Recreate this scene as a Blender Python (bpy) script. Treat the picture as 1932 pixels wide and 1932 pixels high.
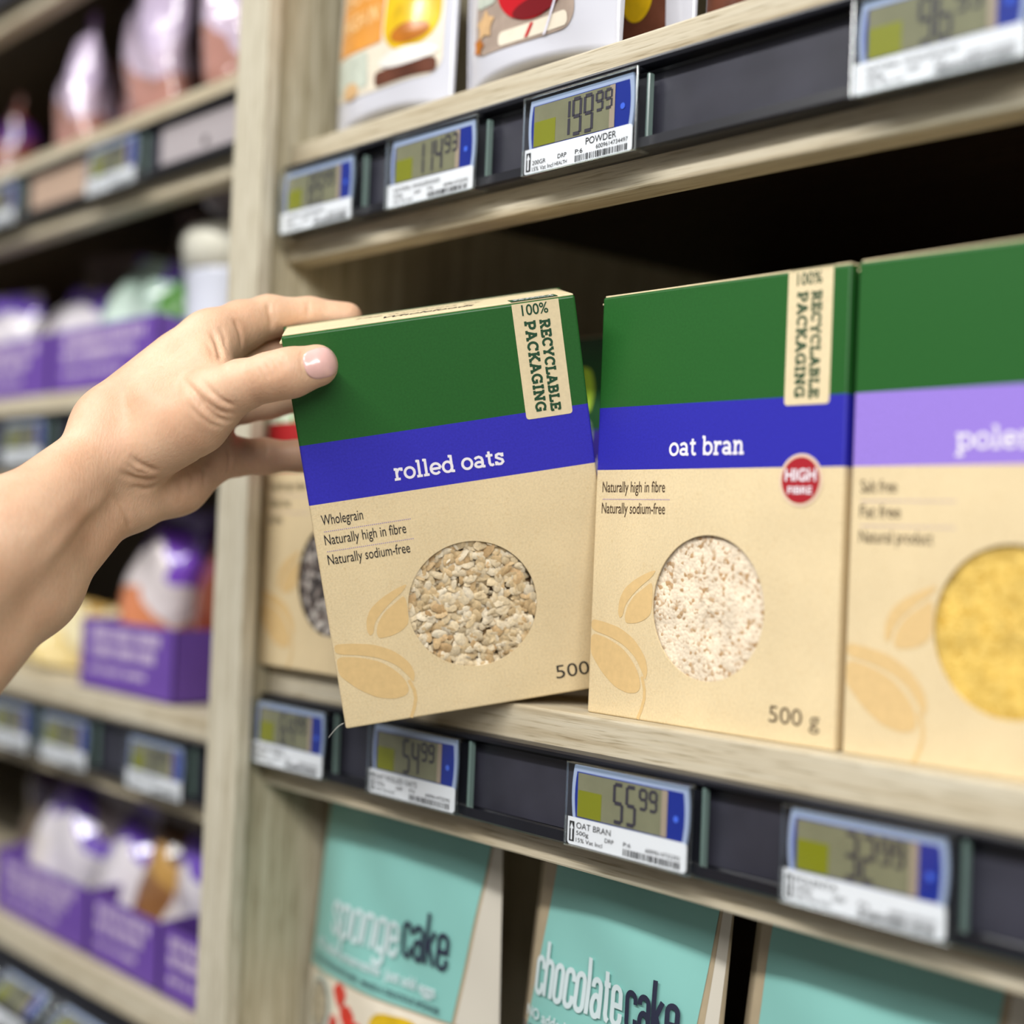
import bpy, bmesh, math, random
import numpy as np
from mathutils import Vector, Matrix

for o in list(bpy.data.objects):
    bpy.data.objects.remove(o)
SC = bpy.context.scene
COL = SC.collection
random.seed(7)

# ---------------------------------------------------------------- camera
CAM_LOC = Vector((0.48925, -0.48658, 0.10525))
CR = Vector((0.66159, 0.74877, 0.04052))
CU = Vector((-0.01098, -0.04436, 0.99896))
CF = Vector((-0.74978, 0.66135, 0.02113))
cam_d = bpy.data.cameras.new('camera')
cam = bpy.data.objects.new('camera', cam_d)
COL.objects.link(cam)
m3 = Matrix((CR, CU, -CF)).transposed()
cam.matrix_world = Matrix.Translation(CAM_LOC) @ m3.to_4x4()
cam_d.sensor_width = 36.0
cam_d.lens = 2764.0 / 1932.0 * 36.0
cam_d.clip_start = 0.01
cam_d.dof.use_dof = True
cam_d.dof.focus_distance = 0.690
cam_d.dof.aperture_fstop = 2.6
cam_d.dof.aperture_blades = 0
SC.camera = cam

# ---------------------------------------------------------------- light
SC.view_settings.view_transform = 'Standard'
SC.view_settings.look = 'None'
SC.view_settings.gamma = 1.0
SC.view_settings.use_curve_mapping = False
SC.view_settings.exposure = -0.14
w = bpy.data.worlds.new('world')
SC.world = w
w.use_nodes = True
w.node_tree.nodes['Background'].inputs['Color'].default_value = (1.0, 0.985, 0.97, 1)
w.node_tree.nodes['Background'].inputs['Strength'].default_value = 0.18


def strip_light(name, loc, target, sx, sy, power, color=(1, 1, 1)):
    L = bpy.data.lights.new(name, 'AREA')
    L.shape = 'RECTANGLE'
    L.size, L.size_y = sx, sy
    L.energy = power
    L.color = color
    o = bpy.data.objects.new(name, L)
    COL.objects.link(o)
    o.location = loc
    d = (Vector(target) - Vector(loc)).normalized()
    o.rotation_euler = d.to_track_quat('-Z', 'Y').to_euler()
    # keep the long side along the aisle
    z = -d
    x = Vector((1, 0, 0))
    y = z.cross(x).normalized()
    x = y.cross(z).normalized()
    o.matrix_world = Matrix.Translation(Vector(loc)) @ Matrix((x, y, z)).transposed().to_4x4()
    return o


strip_light('ceiling_lamp_and_fill', (0.1, -1.80, 1.72), (-0.1, 0, 0.05), 3.2, 0.14, 82, (1.0, 0.985, 0.965))
strip_light('ceiling_lamp_and_fill', (-1.2, -0.85, 2.1), (-0.5, 0, 0.1), 1.2, 0.3, 20, (1.0, 0.99, 0.98))  # added fill strip from the upper left, no known fixture
strip_light('ceiling_lamp_and_fill', (2.5, -1.7, 1.35), (-0.1, 0, 0.1), 1.6, 0.6, 62, (1.0, 0.985, 0.965))  # added fill light from the right, brightens the held carton

# ---------------------------------------------------------------- helpers


def lin(c):
    def f(v):
        v /= 255.0
        return v / 12.92 if v <= 0.04045 else ((v + 0.055) / 1.055) ** 2.4
    return (f(c[0]), f(c[1]), f(c[2]), 1.0)


MATS = {}


def new_mat(name):
    m = bpy.data.materials.new(name)
    m.use_nodes = True
    nt = m.node_tree
    b = nt.nodes['Principled BSDF']
    return m, nt, b


def N(nt, t, **kw):
    n = nt.nodes.new(t)
    for k, v in kw.items():
        setattr(n, k, v)
    return n


def plain(name, rgb, rough=0.5, spec=0.5, coat=0.0, metal=0.0, noise=0.0, nscale=60, bump=0.0, bscale=300):
    if name in MATS:
        return MATS[name]
    m, nt, b = new_mat(name)
    b.inputs['Base Color'].default_value = lin(rgb)
    b.inputs['Roughness'].default_value = rough
    b.inputs['Specular IOR Level'].default_value = spec
    b.inputs['Coat Weight'].default_value = coat
    b.inputs['Coat Roughness'].default_value = 0.12
    b.inputs['Metallic'].default_value = metal
    tc = N(nt, 'ShaderNodeTexCoord')
    if noise > 0:
        n = N(nt, 'ShaderNodeTexNoise')
        n.inputs['Scale'].default_value = nscale
        n.inputs['Detail'].default_value = 4
        nt.links.new(tc.outputs['Object'], n.inputs['Vector'])
        r = N(nt, 'ShaderNodeValToRGB')
        c = Vector(lin(rgb)[:3])
        lo = c * (1 - noise)
        hi = c * (1 + noise)
        r.color_ramp.elements[0].position = 0.3
        r.color_ramp.elements[1].position = 0.7
        r.color_ramp.elements[0].color = (*lo, 1)
        r.color_ramp.elements[1].color = (*[min(1, x) for x in hi], 1)
        nt.links.new(n.outputs['Fac'], r.inputs['Fac'])
        nt.links.new(r.outputs['Color'], b.inputs['Base Color'])
    if bump > 0:
        n2 = N(nt, 'ShaderNodeTexNoise')
        n2.inputs['Scale'].default_value = bscale
        n2.inputs['Detail'].default_value = 3
        nt.links.new(tc.outputs['Object'], n2.inputs['Vector'])
        bp = N(nt, 'ShaderNodeBump')
        bp.inputs['Strength'].default_value = bump
        bp.inputs['Distance'].default_value = 0.002
        nt.links.new(n2.outputs['Fac'], bp.inputs['Height'])
        nt.links.new(bp.outputs['Normal'], b.inputs['Normal'])
    MATS[name] = m
    return m


def wood(name, a, bcol, c, axis=0, rough=0.5):
    if name in MATS:
        return MATS[name]
    m, nt, b = new_mat(name)
    tc = N(nt, 'ShaderNodeTexCoord')
    mp = N(nt, 'ShaderNodeMapping')
    sc = [70.0, 70.0, 70.0]
    sc[axis] = 2.5
    mp.inputs['Scale'].default_value = sc
    nt.links.new(tc.outputs['Object'], mp.inputs['Vector'])
    n = N(nt, 'ShaderNodeTexNoise')
    n.inputs['Scale'].default_value = 1.6
    n.inputs['Detail'].default_value = 7
    n.inputs['Roughness'].default_value = 0.62
    n.inputs['Distortion'].default_value = 0.6
    nt.links.new(mp.outputs['Vector'], n.inputs['Vector'])
    r = N(nt, 'ShaderNodeValToRGB')
    e = r.color_ramp.elements
    e[0].position = 0.28
    e[0].color = lin(a)
    e[1].position = 0.72
    e[1].color = lin(c)
    mid = e.new(0.48)
    mid.color = lin(bcol)
    nt.links.new(n.outputs['Fac'], r.inputs['Fac'])
    # short dark pores
    mp2 = N(nt, 'ShaderNodeMapping')
    s2 = [900.0, 900.0, 900.0]
    s2[axis] = 38.0
    mp2.inputs['Scale'].default_value = s2
    nt.links.new(tc.outputs['Object'], mp2.inputs['Vector'])
    n2 = N(nt, 'ShaderNodeTexNoise')
    n2.inputs['Scale'].default_value = 1.0
    n2.inputs['Detail'].default_value = 2
    nt.links.new(mp2.outputs['Vector'], n2.inputs['Vector'])
    r2 = N(nt, 'ShaderNodeValToRGB')
    r2.color_ramp.elements[0].position = 0.30
    r2.color_ramp.elements[0].color = (0.62, 0.58, 0.5, 1)
    r2.color_ramp.elements[1].position = 0.46
    r2.color_ramp.elements[1].color = (1, 1, 1, 1)
    nt.links.new(n2.outputs['Fac'], r2.inputs['Fac'])
    mx = N(nt, 'ShaderNodeMix', data_type='RGBA', blend_type='MULTIPLY')
    mx.inputs['Factor'].default_value = 1.0
    nt.links.new(r.outputs['Color'], mx.inputs[6])
    nt.links.new(r2.outputs['Color'], mx.inputs[7])
    nt.links.new(mx.outputs[2], b.inputs['Base Color'])
    b.inputs['Roughness'].default_value = rough
    b.inputs['Specular IOR Level'].default_value = 0.35
    bp = N(nt, 'ShaderNodeBump')
    bp.inputs['Strength'].default_value = 0.25
    bp.inputs['Distance'].default_value = 0.0006
    nt.links.new(n2.outputs['Fac'], bp.inputs['Height'])
    nt.links.new(bp.outputs['Normal'], b.inputs['Normal'])
    MATS[name] = m
    return m


def clear_mat(name, tint=(1, 1, 1), gloss=0.12, rough=0.04):
    if name in MATS:
        return MATS[name]
    m = bpy.data.materials.new(name)
    m.use_nodes = True
    nt = m.node_tree
    nt.nodes.clear()
    out = N(nt, 'ShaderNodeOutputMaterial')
    tr = N(nt, 'ShaderNodeBsdfTransparent')
    tr.inputs['Color'].default_value = (*tint, 1)
    gl = N(nt, 'ShaderNodeBsdfGlossy')
    gl.inputs['Roughness'].default_value = rough
    lw = N(nt, 'ShaderNodeLayerWeight')
    lw.inputs['Blend'].default_value = 0.5
    pw = N(nt, 'ShaderNodeMath', operation='POWER')
    pw.inputs[1].default_value = 4.0
    nt.links.new(lw.outputs['Facing'], pw.inputs[0])
    ma = N(nt, 'ShaderNodeMath', operation='MULTIPLY_ADD')
    ma.inputs[1].default_value = 0.8
    ma.inputs[2].default_value = gloss + 0.02
    nt.links.new(pw.outputs[0], ma.inputs[0])
    mx = N(nt, 'ShaderNodeMixShader')
    nt.links.new(ma.outputs[0], mx.inputs[0])
    nt.links.new(tr.outputs[0], mx.inputs[1])
    nt.links.new(gl.outputs[0], mx.inputs[2])
    nt.links.new(mx.outputs[0], out.inputs[0])
    MATS[name] = m
    return m


def link(name, me, mat, parent=None, smooth=False):
    o = bpy.data.objects.new(name, me)
    COL.objects.link(o)
    if mat is not None:
        me.materials.clear()
        me.materials.append(mat)
    if parent is not None:
        o.parent = parent
    if smooth:
        for p in me.polygons:
            p.use_smooth = True
    return o


def obj(name, bm, mat, parent=None, smooth=False):
    me = bpy.data.meshes.new(name)
    bmesh.ops.recalc_face_normals(bm, faces=bm.faces[:])
    bm.to_mesh(me)
    bm.free()
    return link(name, me, mat, parent, smooth)


def box_bm(x0, x1, y0, y1, z0, z1, bev=0.0, seg=2, bm=None):
    own = bm is None
    b = bmesh.new()
    vs = [b.verts.new((x, y, z)) for x in (x0, x1) for y in (y0, y1) for z in (z0, z1)]
    for f in ((0, 1, 3, 2), (4, 6, 7, 5), (0, 4, 5, 1), (2, 3, 7, 6), (0, 2, 6, 4), (1, 5, 7, 3)):
        b.faces.new([vs[i] for i in f])
    bmesh.ops.recalc_face_normals(b, faces=b.faces[:])
    if bev > 0:
        bmesh.ops.bevel(b, geom=b.edges[:], offset=bev, segments=seg, affect='EDGES', profile=0.5)
    if own:
        return b
    me = bpy.data.meshes.new('tmp')
    b.to_mesh(me)
    b.free()
    bm.from_mesh(me)
    bpy.data.meshes.remove(me)
    return bm


def box(name, dims, mat, parent=None, bev=0.0, seg=2):
    return obj(name, box_bm(*dims, bev=bev, seg=seg), mat, parent)


def tag(o, label, cat, group=None, kind=None):
    if label:
        o['label'] = label
    if cat:
        o['category'] = cat
    if group:
        o['group'] = group
    if kind:
        o['kind'] = kind
    return o


def thing(name, label, cat, loc=(0, 0, 0), group=None):
    o = bpy.data.objects.new(name, None)
    o.empty_display_size = 0.02
    COL.objects.link(o)
    o.location = loc
    return tag(o, label, cat, group)


def poly_bm(pts, y=0.0, bm=None):
    """flat print: polygon in the x-z plane, facing -y"""
    bm = bm or bmesh.new()
    vs = [bm.verts.new((p[0], y, p[1])) for p in pts]
    f = bm.faces.new(vs)
    f.normal_update()
    if f.normal.y > 0:
        f.normal_flip()
    return bm


def flat(name, polys, mat, parent, y):
    bm = bmesh.new()
    for p in polys:
        poly_bm(p, y, bm)
    bmesh.ops.triangulate(bm, faces=bm.faces[:])
    me = bpy.data.meshes.new(name)
    bm.to_mesh(me)
    bm.free()
    return link(name, me, mat, parent)


def rect(x0, x1, z0, z1):
    return [(x0, z0), (x1, z0), (x1, z1), (x0, z1)]


def rrect(x0, x1, z0, z1, r, corners=(1, 1, 1, 1), n=6):
    pts = []
    for (cx, cz, a0, on) in ((x0 + r, z0 + r, 180, corners[0]), (x1 - r, z0 + r, 270, corners[1]),
                             (x1 - r, z1 - r, 0, corners[2]), (x0 + r, z1 - r, 90, corners[3])):
        if on:
            for i in range(n + 1):
                a = math.radians(a0 + 90 * i / n)
                pts.append((cx + r * math.cos(a), cz + r * math.sin(a)))
        else:
            a = math.radians(a0 + 45)
            pts.append((cx + r * math.copysign(1, math.cos(a)), cz + r * math.copysign(1, math.sin(a))))
    return pts


def circle(cx, cz, rx, rz=None, n=40):
    rz = rz or rx
    return [(cx + rx * math.cos(2 * math.pi * i / n), cz + rz * math.sin(2 * math.pi * i / n)) for i in range(n)]


# ------------------------------------------------ lettering: plain sans, from Blender's built-in font
_TC = {}


def text_geo(s, bold=0.0, shear=0.0, spacing=1.0):
    key = (s, bold, shear, spacing)
    if key not in _TC:
        cu = bpy.data.curves.new('lettering', 'FONT')
        cu.body = s
        cu.size = 1.0
        cu.offset = bold
        cu.shear = shear
        cu.space_character = spacing
        cu.resolution_u = 4
        ob = bpy.data.objects.new('lettering', cu)
        COL.objects.link(ob)
        dg = bpy.context.evaluated_depsgraph_get()
        me = bpy.data.meshes.new_from_object(ob.evaluated_get(dg))
        V = np.array([v.co[:2] for v in me.vertices])
        F = [tuple(p.vertices) for p in me.polygons]
        bpy.data.objects.remove(ob)
        bpy.data.curves.remove(cu)
        bpy.data.meshes.remove(me)
        _TC[key] = (V, F)
    return _TC[key]


def add_text(bm, s, x0, z0, width, height, fn=None, y=0.0, bold=0.0, shear=0.0, spacing=1.0, rot=0, ref=0.73):
    """height = cap height, width = whole word; rot=-90 runs downwards. fn maps (x,z)->3D"""
    V, F = text_geo(s, bold, shear, spacing)
    xs = V[:, 0]
    lo, hi = xs.min(), xs.max()
    X = (xs - lo) / (hi - lo) * width
    Z = V[:, 1] / ref * height
    if rot == -90:
        X, Z = x0 + Z, z0 - X
    else:
        X, Z = x0 + X, z0 + Z
    vs = [bm.verts.new(fn(a, b) if fn else (a, y, b)) for a, b in zip(X, Z)]
    for f in F:
        try:
            bm.faces.new([vs[i] for i in f])
        except ValueError:
            pass


def arc(cx, cy, rx, ry, a0, a1, n=18):
    return [(cx + rx * math.cos(math.radians(a0 + (a1 - a0) * i / n)),
             cy + ry * math.sin(math.radians(a0 + (a1 - a0) * i / n))) for i in range(n + 1)]


# ------------------------------------------------ lettering: slab serif drawn with pen strokes
SLAB = {
    'o': (96, [arc(48, 49, 39, 42, 0, 360, 28)]),
    'r': (76, [[(24, 0), (24, 100)], [(24, 56), (34, 80), (50, 91), (70, 90)], [(66, 99), (66, 72)], [(2, 8), (50, 8)], [(4, 92), (24, 92)]]),
    'l': (50, [[(25, 0), (25, 142)], [(2, 8), (48, 8)], [(4, 134), (25, 134)]]),
    'e': (94, [arc(48, 49, 39, 42, 0, 318, 26), [(12, 49), (87, 49)]]),
    'd': (104, [arc(46, 49, 37, 42, 0, 360, 28), [(80, 0), (80, 142)], [(58, 134), (80, 134)], [(80, 8), (102, 8)]]),
    'a': (94, [[(72, 0), (72, 60), (66, 80), (46, 91), (22, 86), (12, 76)], arc(42, 28, 30, 20, 0, 360, 24), [(72, 8), (92, 8)]]),
    't': (66, [[(30, 124), (30, 26), (37, 11), (50, 7), (64, 14)], [(4, 90), (60, 90)]]),
    's': (80, [[(66, 72), (56, 88), (38, 92), (18, 84), (16, 66), (38, 53), (62, 42), (68, 24), (52, 8), (30, 7), (12, 26)], [(67, 98), (67, 66)], [(12, 0), (12, 32)]]),
    'b': (104, [[(22, 0), (22, 142)], [(2, 134), (22, 134)], arc(57, 49, 37, 42, 0, 360, 28)]),
    'n': (106, [[(24, 0), (24, 100)], [(4, 92), (24, 92)], [(2, 8), (46, 8)], [(24, 58), (36, 82), (54, 92), (74, 86), (80, 64), (80, 0)], [(60, 8), (104, 8)]]),
    'p': (104, [[(22, -46), (22, 100)], [(2, 92), (22, 92)], [(0, -38), (46, -38)], arc(57, 49, 37, 42, 0, 360, 28)]),
    ' ': (44, []),
    'R': (96, [[(22, 0), (22, 100)], [(2, 92), (56, 92), (72, 86), (78, 71), (70, 55), (54, 49), (22, 49)], [(48, 49), (76, 8)], [(2, 8), (44, 8)], [(64, 8), (96, 8)]]),
    'E': (88, [[(22, 0), (22, 100)], [(2, 92), (78, 92)], [(74, 98), (74, 70)], [(22, 50), (58, 50)], [(56, 64), (56, 36)], [(2, 8), (80, 8)], [(78, 2), (78, 32)]]),
    'C': (94, [arc(50, 50, 39, 42, 42, 318, 24), [(80, 98), (80, 66)]]),
    'Y': (96, [[(14, 92), (48, 44)], [(82, 92), (48, 44)], [(48, 46), (48, 0)], [(0, 92), (32, 92)], [(64, 92), (96, 92)], [(28, 8), (68, 8)]]),
    'L': (86, [[(22, 0), (22, 100)], [(2, 92), (44, 92)], [(2, 8), (78, 8)], [(76, 2), (76, 36)]]),
    'A': (100, [[(16, 4), (48, 98)], [(84, 4), (50, 98)], [(28, 32), (72, 32)], [(0, 8), (34, 8)], [(66, 8), (100, 8)], [(30, 92), (52, 92)]]),
    'B': (90, [[(22, 0), (22, 100)], [(2, 92), (52, 92), (68, 85), (69, 64), (54, 52), (22, 52)], [(52, 52), (72, 44), (76, 22), (58, 8), (2, 8)]]),
    'P': (86, [[(22, 0), (22, 100)], [(2, 92), (56, 92), (72, 84), (77, 68), (70, 50), (54, 43), (22, 43)], [(2, 8), (46, 8)]]),
    'K': (98, [[(22, 0), (22, 100)], [(2, 92), (42, 92)], [(2, 8), (42, 8)], [(80, 92), (22, 38)], [(42, 56), (80, 8)], [(62, 92), (96, 92)], [(62, 8), (98, 8)]]),
    'G': (98, [arc(50, 50, 39, 42, 42, 330, 24), [(80, 98), (80, 68)], [(54, 44), (92, 44)], [(82, 44), (82, 4)]]),
    'I': (50, [[(25, 0), (25, 100)], [(4, 92), (46, 92)], [(4, 8), (46, 8)]]),
    'N': (104, [[(20, 0), (20, 100)], [(20, 96), (82, 4)], [(82, 0), (82, 100)], [(0, 8), (40, 8)], [(0, 92), (20, 92)], [(62, 92), (104, 92)]]),
}


def ribbon(bm, pts, wd, fn):
    n = len(pts)
    P = [Vector(p) for p in pts]
    closed = n > 4 and (P[0] - P[-1]).length < 1e-3
    L, Rr = [], []
    for i in range(n):
        if closed:
            a = P[i - 1] if i > 0 else P[n - 2]
            b = P[i + 1] if i < n - 1 else P[1]
        else:
            a = P[max(i - 1, 0)]
            b = P[min(i + 1, n - 1)]
        t1 = (P[i] - a)
        t2 = (b - P[i])
        t = ((t1.normalized() if t1.length > 0 else Vector((0, 0))) + (t2.normalized() if t2.length > 0 else Vector((0, 0)))).normalized()
        nn = Vector((-t.y, t.x))
        c = 1.0
        if t1.length > 0 and t2.length > 0:
            c = max(0.5, nn.dot(Vector((-t1.y, t1.x)).normalized()))
        L.append(P[i] + nn * wd / 2 / c)
        Rr.append(P[i] - nn * wd / 2 / c)
    lv = [bm.verts.new(fn(p.x, p.y)) for p in L]
    rv = [bm.verts.new(fn(p.x, p.y)) for p in Rr]
    for i in range(n - 1):
        bm.faces.new((lv[i], rv[i], rv[i + 1], lv[i + 1]))


def lettering(name, bm, mat, parent):
    me = bpy.data.meshes.new(name)
    bm.to_mesh(me)
    bm.free()
    return link(name, me, mat, parent)


# ---------------------------------------------------------------- materials
WOOD = wood('oak_laminate', (166, 150, 120), (195, 184, 159), (209, 202, 182), 0)
WOODV = wood('oak_laminate_upright', (178, 170, 148), (194, 187, 166), (203, 197, 178), 2)
WOODY = wood('oak_laminate_panel', (150, 140, 112), (186, 177, 150), (206, 199, 176), 2)
DARKWOOD_SHADE = wood('back_and_shade_board', (38, 26, 17), (50, 36, 24), (62, 46, 32), 0)  # dark brown of the back panels, doubling as shade colour under the shelves
RAIL = plain('black_rail_plastic', (22, 23, 30), 0.35, 0.5, noise=0.2, nscale=40)
RAILIN = plain('slate_strip', (52, 52, 62), 0.4, 0.5, noise=0.25, nscale=25)
CARD_GREY = plain('grey_card', (168, 160, 162), 0.6)
CARD_TAN = plain('tan_card', (178, 152, 132), 0.6)
GREEN_INK = plain('green_ink', (20, 68, 40), 0.5)
BLACK_INK = plain('black_ink', (26, 24, 28), 0.6)
BROWN_INK = plain('brown_ink', (70, 52, 34), 0.6)
WHITE_INK = plain('white_ink', (236, 232, 238), 0.5)
LEAF_INK = plain('leaf_ink', (218, 186, 130), 0.6, noise=0.05, nscale=300)
LILAC_INK = plain('lilac_ink', (150, 132, 190), 0.6)
NAVY_INK = plain('navy_ink', (36, 40, 62), 0.6)

# ---------------------------------------------------------------- floor
fl = box('floor', (-3.0, 3.0, -3.2, 0.6, -1.22, -1.2), plain('vinyl_floor', (120, 116, 110), 0.4, noise=0.05, nscale=3))
fl['kind'] = 'structure'

# ---------------------------------------------------------------- shelving
APR = 0.0732
PX0, PX1 = -0.3055, -0.2715
ZU, ZL = 0.3450, 0.0255


def rail_bm(x0, x1, yf, zt):
    """C-profile price rail hung on the apron; zt = top of rail"""
    prof = [(0.0, 0.0), (-0.0095, 0.0), (-0.0100, -0.0012), (-0.0095, -0.0030), (-0.0020, -0.0034), (-0.0014, -0.0050),
            (-0.0014, -0.0378), (-0.0022, -0.0392), (-0.0092, -0.0392), (-0.0098, -0.0368), (-0.0106, -0.0368), (-0.0110, -0.0413), (-0.0098, -0.0425), (0.0, -0.0425)]
    bm = bmesh.new()
    A = [bm.verts.new((x0, yf + y, zt + z)) for y, z in prof]
    B = [bm.verts.new((x1, yf + y, zt + z)) for y, z in prof]
    n = len(prof)
    for i in range(n):
        j = (i + 1) % n
        bm.faces.new((A[i], A[j], B[j], B[i]))
    bm.faces.new(A)
    bm.faces.new(B[::-1])
    return bm


def shelf(parent, x0, x1, yf, zt, depth=0.44, strip=True):
    bm = box_bm(x0, x1, yf + 0.018, yf + depth, zt - 0.018, zt)
    obj('shelf_board', bm, WOOD, parent)
    box('under_shade_panel', (x0, x1, yf + 0.0185, yf + depth - .002, zt - 0.024, zt - 0.0182), DARKWOOD_SHADE, parent)  # added dark sheet; its colour stands in for shade under the shelf
    a = box('apron', (x0, x1, yf, yf + 0.018, zt - APR, zt), WOOD, parent, bev=0.0012)
    r = obj('price_rail', rail_bm(x0 + 0.008 if x0 > -0.3 else x0, x1 - (0.0 if x0 > -0.3 else 0.004), yf, zt - 0.0168), RAIL, parent)
    if strip:
        box('backing_strip', (x0 + 0.012, x1 - 0.006, yf - 0.0020, yf - 0.0015, zt - 0.0168 - 0.0376, zt - 0.0168 - 0.0056), RAILIN, r)
    return a


RB = thing('shelving_unit', 'oak shelving unit on the right holding the green and cream cartons', 'shelf', (0, 0, -1.2), 'oak shelving units')
RB_IN = Matrix.Translation((0, 0, 1.2))
RX1 = 0.95


def reparent(root, objs):
    pass


def under(root):
    """parts are modelled in world coordinates; the root sits at the unit's foot"""
    for c in root.children:
        c.matrix_parent_inverse = root.matrix_basis.inverted()


box('side_panel', (-0.3035, -0.2830, -0.017, 0.45, -1.2, 1.0), WOODY, RB)
box('stile', (PX0, PX1, -0.027, -0.017, -1.2, 1.0), WOODV, RB, bev=0.001)
box('back_panel', (-0.283, RX1, 0.44, 0.45, -1.2, 1.0), DARKWOOD_SHADE, RB)
box('side_panel', (RX1, RX1 + 0.02, -0.017, 0.45, -1.2, 1.0), WOODY, RB)
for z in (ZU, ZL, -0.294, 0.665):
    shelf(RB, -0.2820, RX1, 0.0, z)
under(RB)

LY = 0.030
LX0, LX1 = -1.75, -0.3060
LB = thing('shelving_unit', 'oak shelving unit on the left filled with purple snack bags', 'shelf', (0, 0, -1.2), 'oak shelving units')
box('side_panel', (LX1, LX1 + 0.002, LY + 0.004, 0.48, -1.2, 1.0), WOODY, LB)
box('back_panel', (LX0, LX1, 0.42, 0.43, -1.2, 1.0), DARKWOOD_SHADE, LB)
box('side_panel', (LX0 - 0.02, LX0, LY - 0.02, 0.43, -1.2, 1.0), WOODY, LB)
LZ = [0.627, 0.4245, 0.2145, -0.0225]
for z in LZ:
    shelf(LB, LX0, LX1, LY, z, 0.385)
# bottom shelf: plain front, its price rail leans outwards
ZB = -0.2310
obj('shelf_board', box_bm(LX0, LX1, LY + 0.018, LY + 0.385, ZB - 0.018, ZB), WOOD, LB)
box('apron', (LX0, LX1, LY, LY + 0.018, ZB - 0.026, ZB), WOOD, LB, bev=0.0012)
TILT = math.radians(42)
rb = rail_bm(LX0, LX1 - 0.004, 0.0, 0.0)
bmesh.ops.rotate(rb, verts=rb.verts[:], cent=(0, 0, 0), matrix=Matrix.Rotation(-TILT, 3, 'X'))
bmesh.ops.translate(rb, verts=rb.verts[:], vec=(0, LY + 0.004, ZB - 0.027))
obj('price_rail', rb, RAIL, LB)
# card strips pushed into the upper rail
cy = LY - 0.0028
cz0, cz1 = LZ[1] - 0.0535, LZ[1] - 0.0225
box('card_insert', (-0.503, -0.33, cy - 0.0006, cy, cz0, cz1), CARD_GREY, LB)['label'] = 'grey card insert'
box('card_insert', (-0.735, -0.611, cy - 0.0006, cy, cz0, cz1), CARD_TAN, LB)['label'] = 'tan card insert'
under(LB)
for c in list(LB.children):
    if c.name.startswith('card_insert') and c['label'].startswith('grey'):
        h = flat('punch_hole', [circle(-0.437, cz0 + 0.011, 0.0035)], plain('hole_dark', (40, 34, 30), 0.8), c, cy - 0.0008)

# ---------------------------------------------------------------- cartons
CW, CD, CH = 0.1435, 0.058, 0.200
WCX, WCZ, WR = 0.0727, 0.0543, 0.0325


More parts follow.
